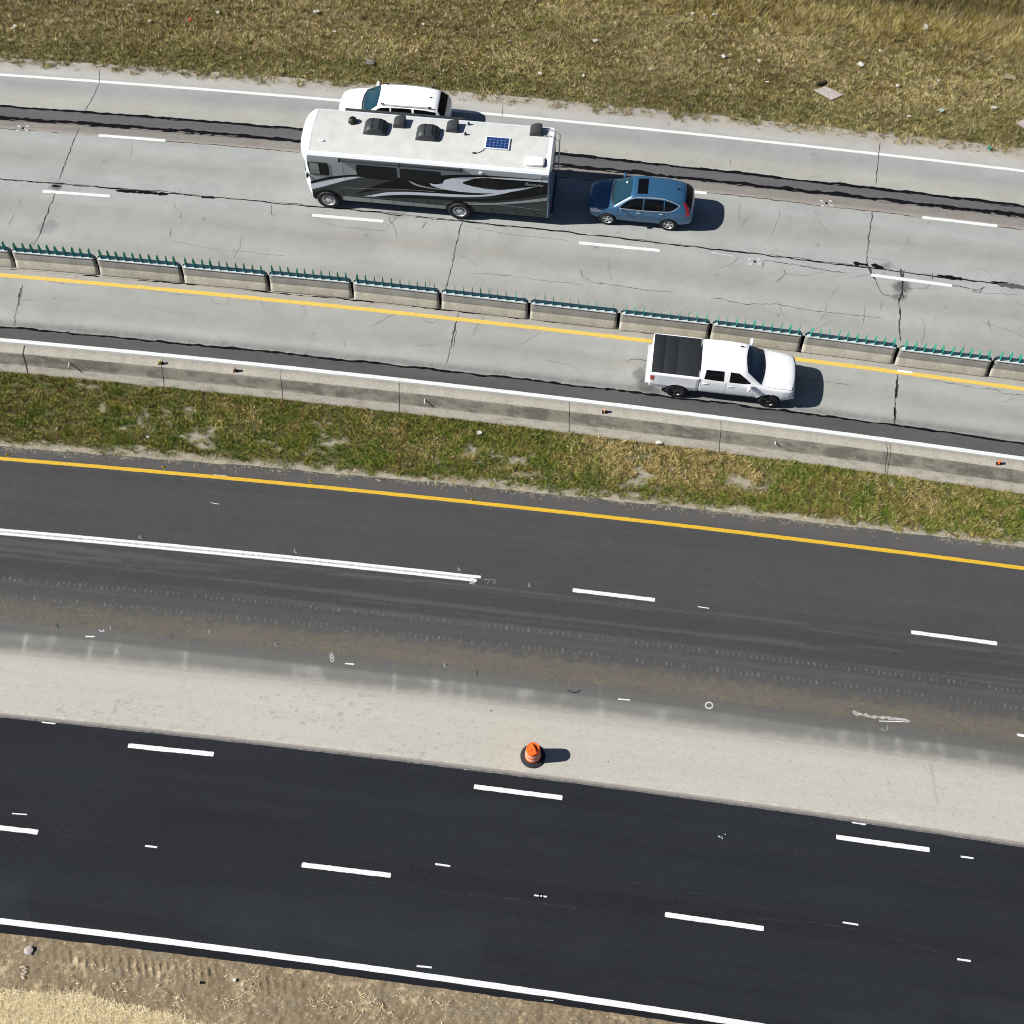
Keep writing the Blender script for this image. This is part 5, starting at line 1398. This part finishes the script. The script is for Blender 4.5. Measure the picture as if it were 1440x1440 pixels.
    vs = [bm.verts.new((px_, py_, 0)) for px_, py_ in ((0, 0), (.93, 0), (.93, .58), (0, .58))]; bm.faces.new(vs)
    cells = finish('solar_cells', bm, M['solar'], fr); cells.location = (sx - .465, sy - .29, zs + .0175)
    bm = bmesh.new(); add_tube(bm, [(-2.52, .33, rz(-2.5, .3) + .03), (-2.45, .45, rz(-2.4, .4) + .015), (-2.3, .57, rz(-2.3, .5) + .015), (-2.14, .60, rz(-2.1, .6) + .015)], .012, 6); finish('solar_cable', bm, M['grey_plastic'], t)
    small_box('cable_gland', t, (-2.12, .60, rz(-2.1, .6) + .02), (.14, .07, .05), M['grey_plastic'], .01)
    small_box('fridge_vent', t, (-4.66, .80, rz(-4.66, .8) + .05), (.72, .46, .12), M['white_car'], .03)
    small_box('vent_cap', t, (-5.04, .80, rz(-5.0, .8) + .05), (.05, .36, .10), M['rv_silver'], .01)
    small_box('roof_marker', t, (4.26, .62, rz(4.26, .62) + .03), (.2, .08, .06), M['rv_white'], .015)
    for x, y in ((-1.70, -.98), (-1.64, -.36)):
        bm = bmesh.new(); z0 = rz(x, y) - .005; add_lathe(bm, [(.06, 0), (.05, .06), (.035, .14), (0, .15)], 12, 'Z', (x, y, z0)); finish('plumbing_stack', bm, M['black_plastic'], t, True, 40)
    # ladder on the back wall
    bm = bmesh.new()
    for y in (-1.0, -.62): add_tube(bm, [(-4.9, y, rz(-4.9, y) + .05), (-5.2, y, rz(-4.9, y) + .07), (-5.55, y, 3.05), (-5.55, y, 1.1), (-5.41, y, 1.05)], .018, 8)
    for k in range(6): add_tube(bm, [(-5.55, -1.0, 1.25 + .33 * k), (-5.55, -.62, 1.25 + .33 * k)], .015, 8)
    finish('ladder', bm, M['alloy'], t, True, 50)
    return t
motorhome()

# ------------------------------------------------------------------ traffic drum
def traffic_drum():
    p = at(749.3, 1063.6)
    t = empty('traffic_drum', (p.x, p.y, .005))
    tag(t, 'orange traffic drum with pale bands and black rubber ring on the tan concrete strip', 'traffic drum')
    bm = bmesh.new(); add_lathe(bm, [(.24, .0), (.43, .0), (.435, .03), (.42, .055), (.36, .075), (.28, .085), (.25, .10)], 48); finish('rubber_ring', bm, M['rubber'], t, True, 40)
    H0 = .06
    secs = [(.275, 0, 0), (.275, .16, 0), (.262, .17, 1), (.262, .31, 1), (.262, .32, 0), (.257, .46, 0), (.248, .47, 1), (.246, .61, 1), (.246, .62, 0), (.240, .74, 0), (.232, .75, 0), (.228, .80, 0)]
    bm = bmesh.new(); add_lathe(bm, [(r, H0 + z) for r, z, k in secs] + [(.225, H0 + .83), (.205, H0 + .85), (.20, H0 + .835), (.0, H0 + .835)], 48); body = finish('drum_body', bm, M['orange'], t, True, 50)
    for z0, z1, r0, r1 in ((.175, .305, .265, .264), (.475, .605, .2505, .2485)):
        bm = bmesh.new(); add_lathe(bm, [(r0 - .004, H0 + z0), (r0 + .002, H0 + z0), (r1 + .002, H0 + z1), (r1 - .004, H0 + z1)], 48); finish('reflective_band', bm, M['reflect'], t, True, 40)
    bm = bmesh.new()
    M_ = Matrix.Translation((0.02, .01, H0 + .835)) @ Matrix.Rotation(R(-62), 4, 'Z')
    prf = [(-.19, 0), (.19, 0), (.16, .05), (.08, .10), (-.08, .10), (-.16, .05)]
    A = [bm.verts.new(M_ @ Vector((x, -.028, z))) for x, z in prf]; B_ = [bm.verts.new(M_ @ Vector((x, .028, z))) for x, z in prf]
    bm.faces.new(A); bm.faces.new(B_)
    for k in range(6): bm.faces.new((A[k], A[(k + 1) % 6], B_[(k + 1) % 6], B_[k]))
    bmesh.ops.bevel(bm, geom=bm.edges[:], offset=.01, segments=2, affect='EDGES')
    finish('handle', bm, M['orange'], t, True, 50)
    small_box('bolt_tab', t, (-.10, -.06, H0 + .85), (.10, .05, .03), M['orange'], .008, R(20))
traffic_drum()

# ------------------------------------------------------------------ raised tab markers on the middle road
def tab(px, py, mat, label, group):
    p = at(px, py)
    t = empty('pavement_marker', (p.x, p.y, .004), R(-7))
    tag(t, label, 'marker', group)
    bm = bmesh.new(); add_box(bm, (0, 0, .006), (.09, .11, .012), 0, .003); finish('base', bm, mat, t)
    bm = bmesh.new(); add_box(bm, (-.035, 0, .04), (.014, .11, .06), 0, .003); finish('upright', bm, mat, t)
for px, py, lab in ((198, 755.5, 'white tab marker above the wide white line, leftmost of that row'), (416, 775.5, 'white tab marker above the wide white line, about a third across'), (646, 801, 'white tab marker just above the right end of the wide white line'), (745, 823, 'white tab marker between the wide white line and the first dash'),
                    (157.5, 884, 'white tab marker beside a painted hook on the brown gravel edge'), (296, 889.5, 'white tab marker among pale scraps on the gravel edge'), (389, 907, 'white tab marker below the gravel edge, left of the painted numeral'), (627, 936, 'white tab marker below the gravel edge, above the pale scrape')):
    tab(px, py, M['paper'], lab, 'white tab markers on the middle road')
for px, py, lab in ((11, 640, 'yellow tab marker on the yellow edge line at the left border'), (230.5, 657.5, 'yellow tab marker on the yellow edge line, second from the left'), (437, 677, 'yellow tab marker on the yellow edge line, third from the left'), (665, 703, 'yellow tab marker on the yellow edge line, rightmost of four')):
    tab(px, py, M['yellow_plastic'], lab, 'yellow tab markers on the yellow edge line')

# ------------------------------------------------------------------ litter and slabs on the verges
def scrap(px, py, w, h, rz, mat, label, cat='litter', name='litter_scrap', lift=.11, group=None):
    """a crumpled sheet resting on the grass"""
    p = at(px, py, .08)
    d_ = float(p.y - ln('A', p.x))
    zz = (lift + max(0, d_ - 6.5) * .06) if p.y > 35 else lift
    bm = bmesh.new(); g = []
    for i in range(5):
        r_ = []
        for j in range(5):
            x = (i / 4 - .5) * w * (1 + random.uniform(-.15, .15)); y = (j / 4 - .5) * h * (1 + random.uniform(-.15, .15))
            r_.append(bm.verts.new((x, y, random.uniform(-.02, .03) + .25 * min(w, h) * random.random() * (1 if mat is M['paper'] else .2))))
        g.append(r_)
    for i in range(4):
        for j in range(4): bm.faces.new((g[i][j], g[i + 1][j], g[i + 1][j + 1], g[i][j + 1]))
    ex = bmesh.ops.solidify(bm, geom=bm.faces[:], thickness=.006)
    o = finish(name, bm, mat)
    o.location = (p.x, p.y, zz); o.rotation_euler = (0, 0, rz)
    return tag(o, label, cat, group)
random.seed(99)
G_ = 'scraps of litter in the roadside grass'
scrap(445, 17, .26, .22, .5, M['paper'], 'white square sheet of litter in the grass above the motorhome front', group=G_)
scrap(20, 39, .14, .26, -.6, M['paper'], 'twisted white scrap in the grass near the upper left border', group=G_)
scrap(210, 30, .13, .1, .2, M['paper'], 'small white oval scrap left of the orange red scrap', group=G_)
scrap(267, 28, .16, .14, .8, M['orange_scrap'], 'orange red scrap of litter in the dry grass', group=G_)
scrap(306, 18, .16, .14, .3, M['paper'], 'white scrap in the grass right of the orange red scrap', group=G_)
scrap(437, 53, .22, .12, .3, M['cardboard'], 'grey oblong scrap in the grass below the white square sheet', group=G_)
scrap(470, 45, .12, .14, 1.0, M['paper'], 'small pale scrap right of the grey oblong scrap', group=G_)
scrap(520, 88, .44, .30, -.4, pmat('grey_sheet', (.33, .31, .27), .8), 'flat grey sheet lying in the grass just above the white utility vehicle', group=G_)
scrap(595, 35, .14, .12, .5, M['paper'], 'white scrap in the grass above the utility vehicle roof', group=G_)
scrap(717, 58, .2, .12, .2, M['cardboard'], 'tan flat scrap in the grass above the motorhome tail', group=G_)
scrap(837, 58, .2, .17, .3, M['paper'], 'bright white scrap in the grass above the blue car', group=G_)
scrap(759, 104, .15, .13, 0, M['paper'], 'white scrap near the shoulder above the motorhome tail', group=G_)
scrap(820, 107, .13, .14, 1, M['paper'], 'small white scrap near the shoulder right of another white scrap', group=G_)
scrap(914, 98, .16, .14, .4, M['paper'], 'small white scrap in the grass above the rear of the blue car', group=G_)
scrap(973, 20, .17, .15, 1.2, M['paper'], 'white scrap at the top, left one of a close pair', group=G_)
scrap(1005, 21, .26, .12, .1, M['paper'], 'long pale scrap at the top, right one of a close pair', group=G_)
scrap(1017, 80, .18, .22, .6, M['paper'], 'white folded scrap in the grass left of the sunken slab', group=G_)
scrap(1067, 86, .12, .16, .2, M['paper'], 'tiny yellowish white scrap right of the white folded scrap', group=G_)
scrap(1078, 116, .2, .09, 0, M['paper'], 'pale oblong scrap in the grass below the tiny yellowish scrap', group=G_)
scrap(1301, 40, .2, .32, -.2, M['paper'], 'largest bright white scrap near the upper right border', group=G_)
scrap(1238, 72, .13, .12, 0, M['paper'], 'small white scrap above the crumpled plastic in the grass', group=G_)
scrap(1210, 92, .24, .26, .7, M['paper'], 'crumpled white plastic in the grass above the sunken slab', group=G_)
scrap(1319, 114, .12, .12, .3, M['paper'], 'tiny white scrap in the grass below the largest white scrap', group=G_)
scrap(1262, 121, .15, .15, .3, M['paper'], 'small grey white scrap right of the sunken slab', group=G_)
scrap(1323, 156, .26, .2, .4, pmat('greenish_paper', (.6, .68, .62), .7), 'greenish white crumpled scrap near the shoulder at the right', group=G_)
scrap(1397, 152, .24, .14, -.2, M['paper'], 'white flattened scrap in the grass left of the pale slab at the right border', group=G_)
scrap(1278, 164, .18, .08, 0, M['paper'], 'thin pale scrap near the shoulder right of the sunken slab', group=G_)
scrap(1391, 209, .18, .14, .5, M['green_scrap'], 'green scrap of litter at the shoulder edge on the right', group=G_)
scrap(1420, 109, .5, .3, -.3, pmat('tan_sheet', (.5, .42, .28), .8), 'tan sheet half buried in grass near the right border', group=G_)
scrap(674, 609, .17, .16, .3, M['paper'], 'white scrap in the green median grass below the wall', group='scraps of litter in the median')
scrap(926, 623, .24, .12, 0, M['paper'], 'white scrap at the foot of the wall below the pickup', group='scraps of litter in the median')
scrap(208, 615, .10, .10, 0, M['paper'], 'tiny white scrap in the median grass at the left', group='scraps of litter in the median')
def slab(pts, label, z=.0):
    bm = bmesh.new(); P_ = [at(*q) for q in pts]; c = sum(P_, Vector()) / len(P_)
    T_ = [bm.verts.new((q.x - c.x, q.y - c.y, .09)) for q in P_]; B_ = [bm.verts.new((q.x - c.x, q.y - c.y, 0)) for q in P_]
    bm.faces.new(T_); bm.faces.new(B_)
    n = len(P_)
    for k in range(n): bm.faces.new((T_[k], T_[(k + 1) % n], B_[(k + 1) % n], B_[k]))
    bmesh.ops.bevel(bm, geom=bm.edges[:], offset=.015, segments=1, affect='EDGES')
    o = finish('concrete_slab', bm, M['slab']); o.location = (c.x, c.y, z); tag(o, label, 'slab')
slab([(1144, 128), (1161, 123), (1186, 135), (1170, 142)], 'pinkish grey sunken concrete slab in the dry grass')
slab([(1428, 174), (1446, 166), (1462, 176), (1444, 184)], 'pale concrete slab in the grass cut by the right border')
p0 = at(1152, 122)
bm = bmesh.new(); add_box(bm, (0, 0, .1), (.6, .18, .2), R(15), .03, taper=.8)
o = finish('dark_clod', bm, pmat('dark_earth', (.03, .024, .015), .95, noise=.3)); o.location = p0 + Vector((.1, .12, -.02)); tag(o, 'dark clod of earth at the upper edge of the sunken slab', 'clod')
# bits of debris in the dirt by the near road
for px, py, s_, mat, lab in ((41, 1337, .16, M['slab'], 'pale lump of rubble in the dirt near the lower left border'), (283, 1382, .05, M['tar'], 'small black stone on the tyre tracked dirt'), (330, 1378, .06, M['paper'], 'small white chip on the tyre tracked dirt')):
    p = at(px, py); bm = bmesh.new(); bmesh.ops.create_icosphere(bm, subdivisions=2, radius=s_)
    for v in bm.verts: v.co *= random.uniform(.75, 1.15); v.co.z *= .5
    o = finish('rubble', bm, mat); o.location = (p.x, p.y, .02); tag(o, lab, 'rubble')
stroke(None, [[(28, 1361), (33, 1359), (36, 1362), (32, 1365), (37, 1367), (34, 1370), (29, 1369)], [(31, 1372), (33, 1377)]], .05, pmat('pale_chalk', (.5, .46, .4), .9), 'ground_scribble', .035).__setitem__('kind', 'structure')
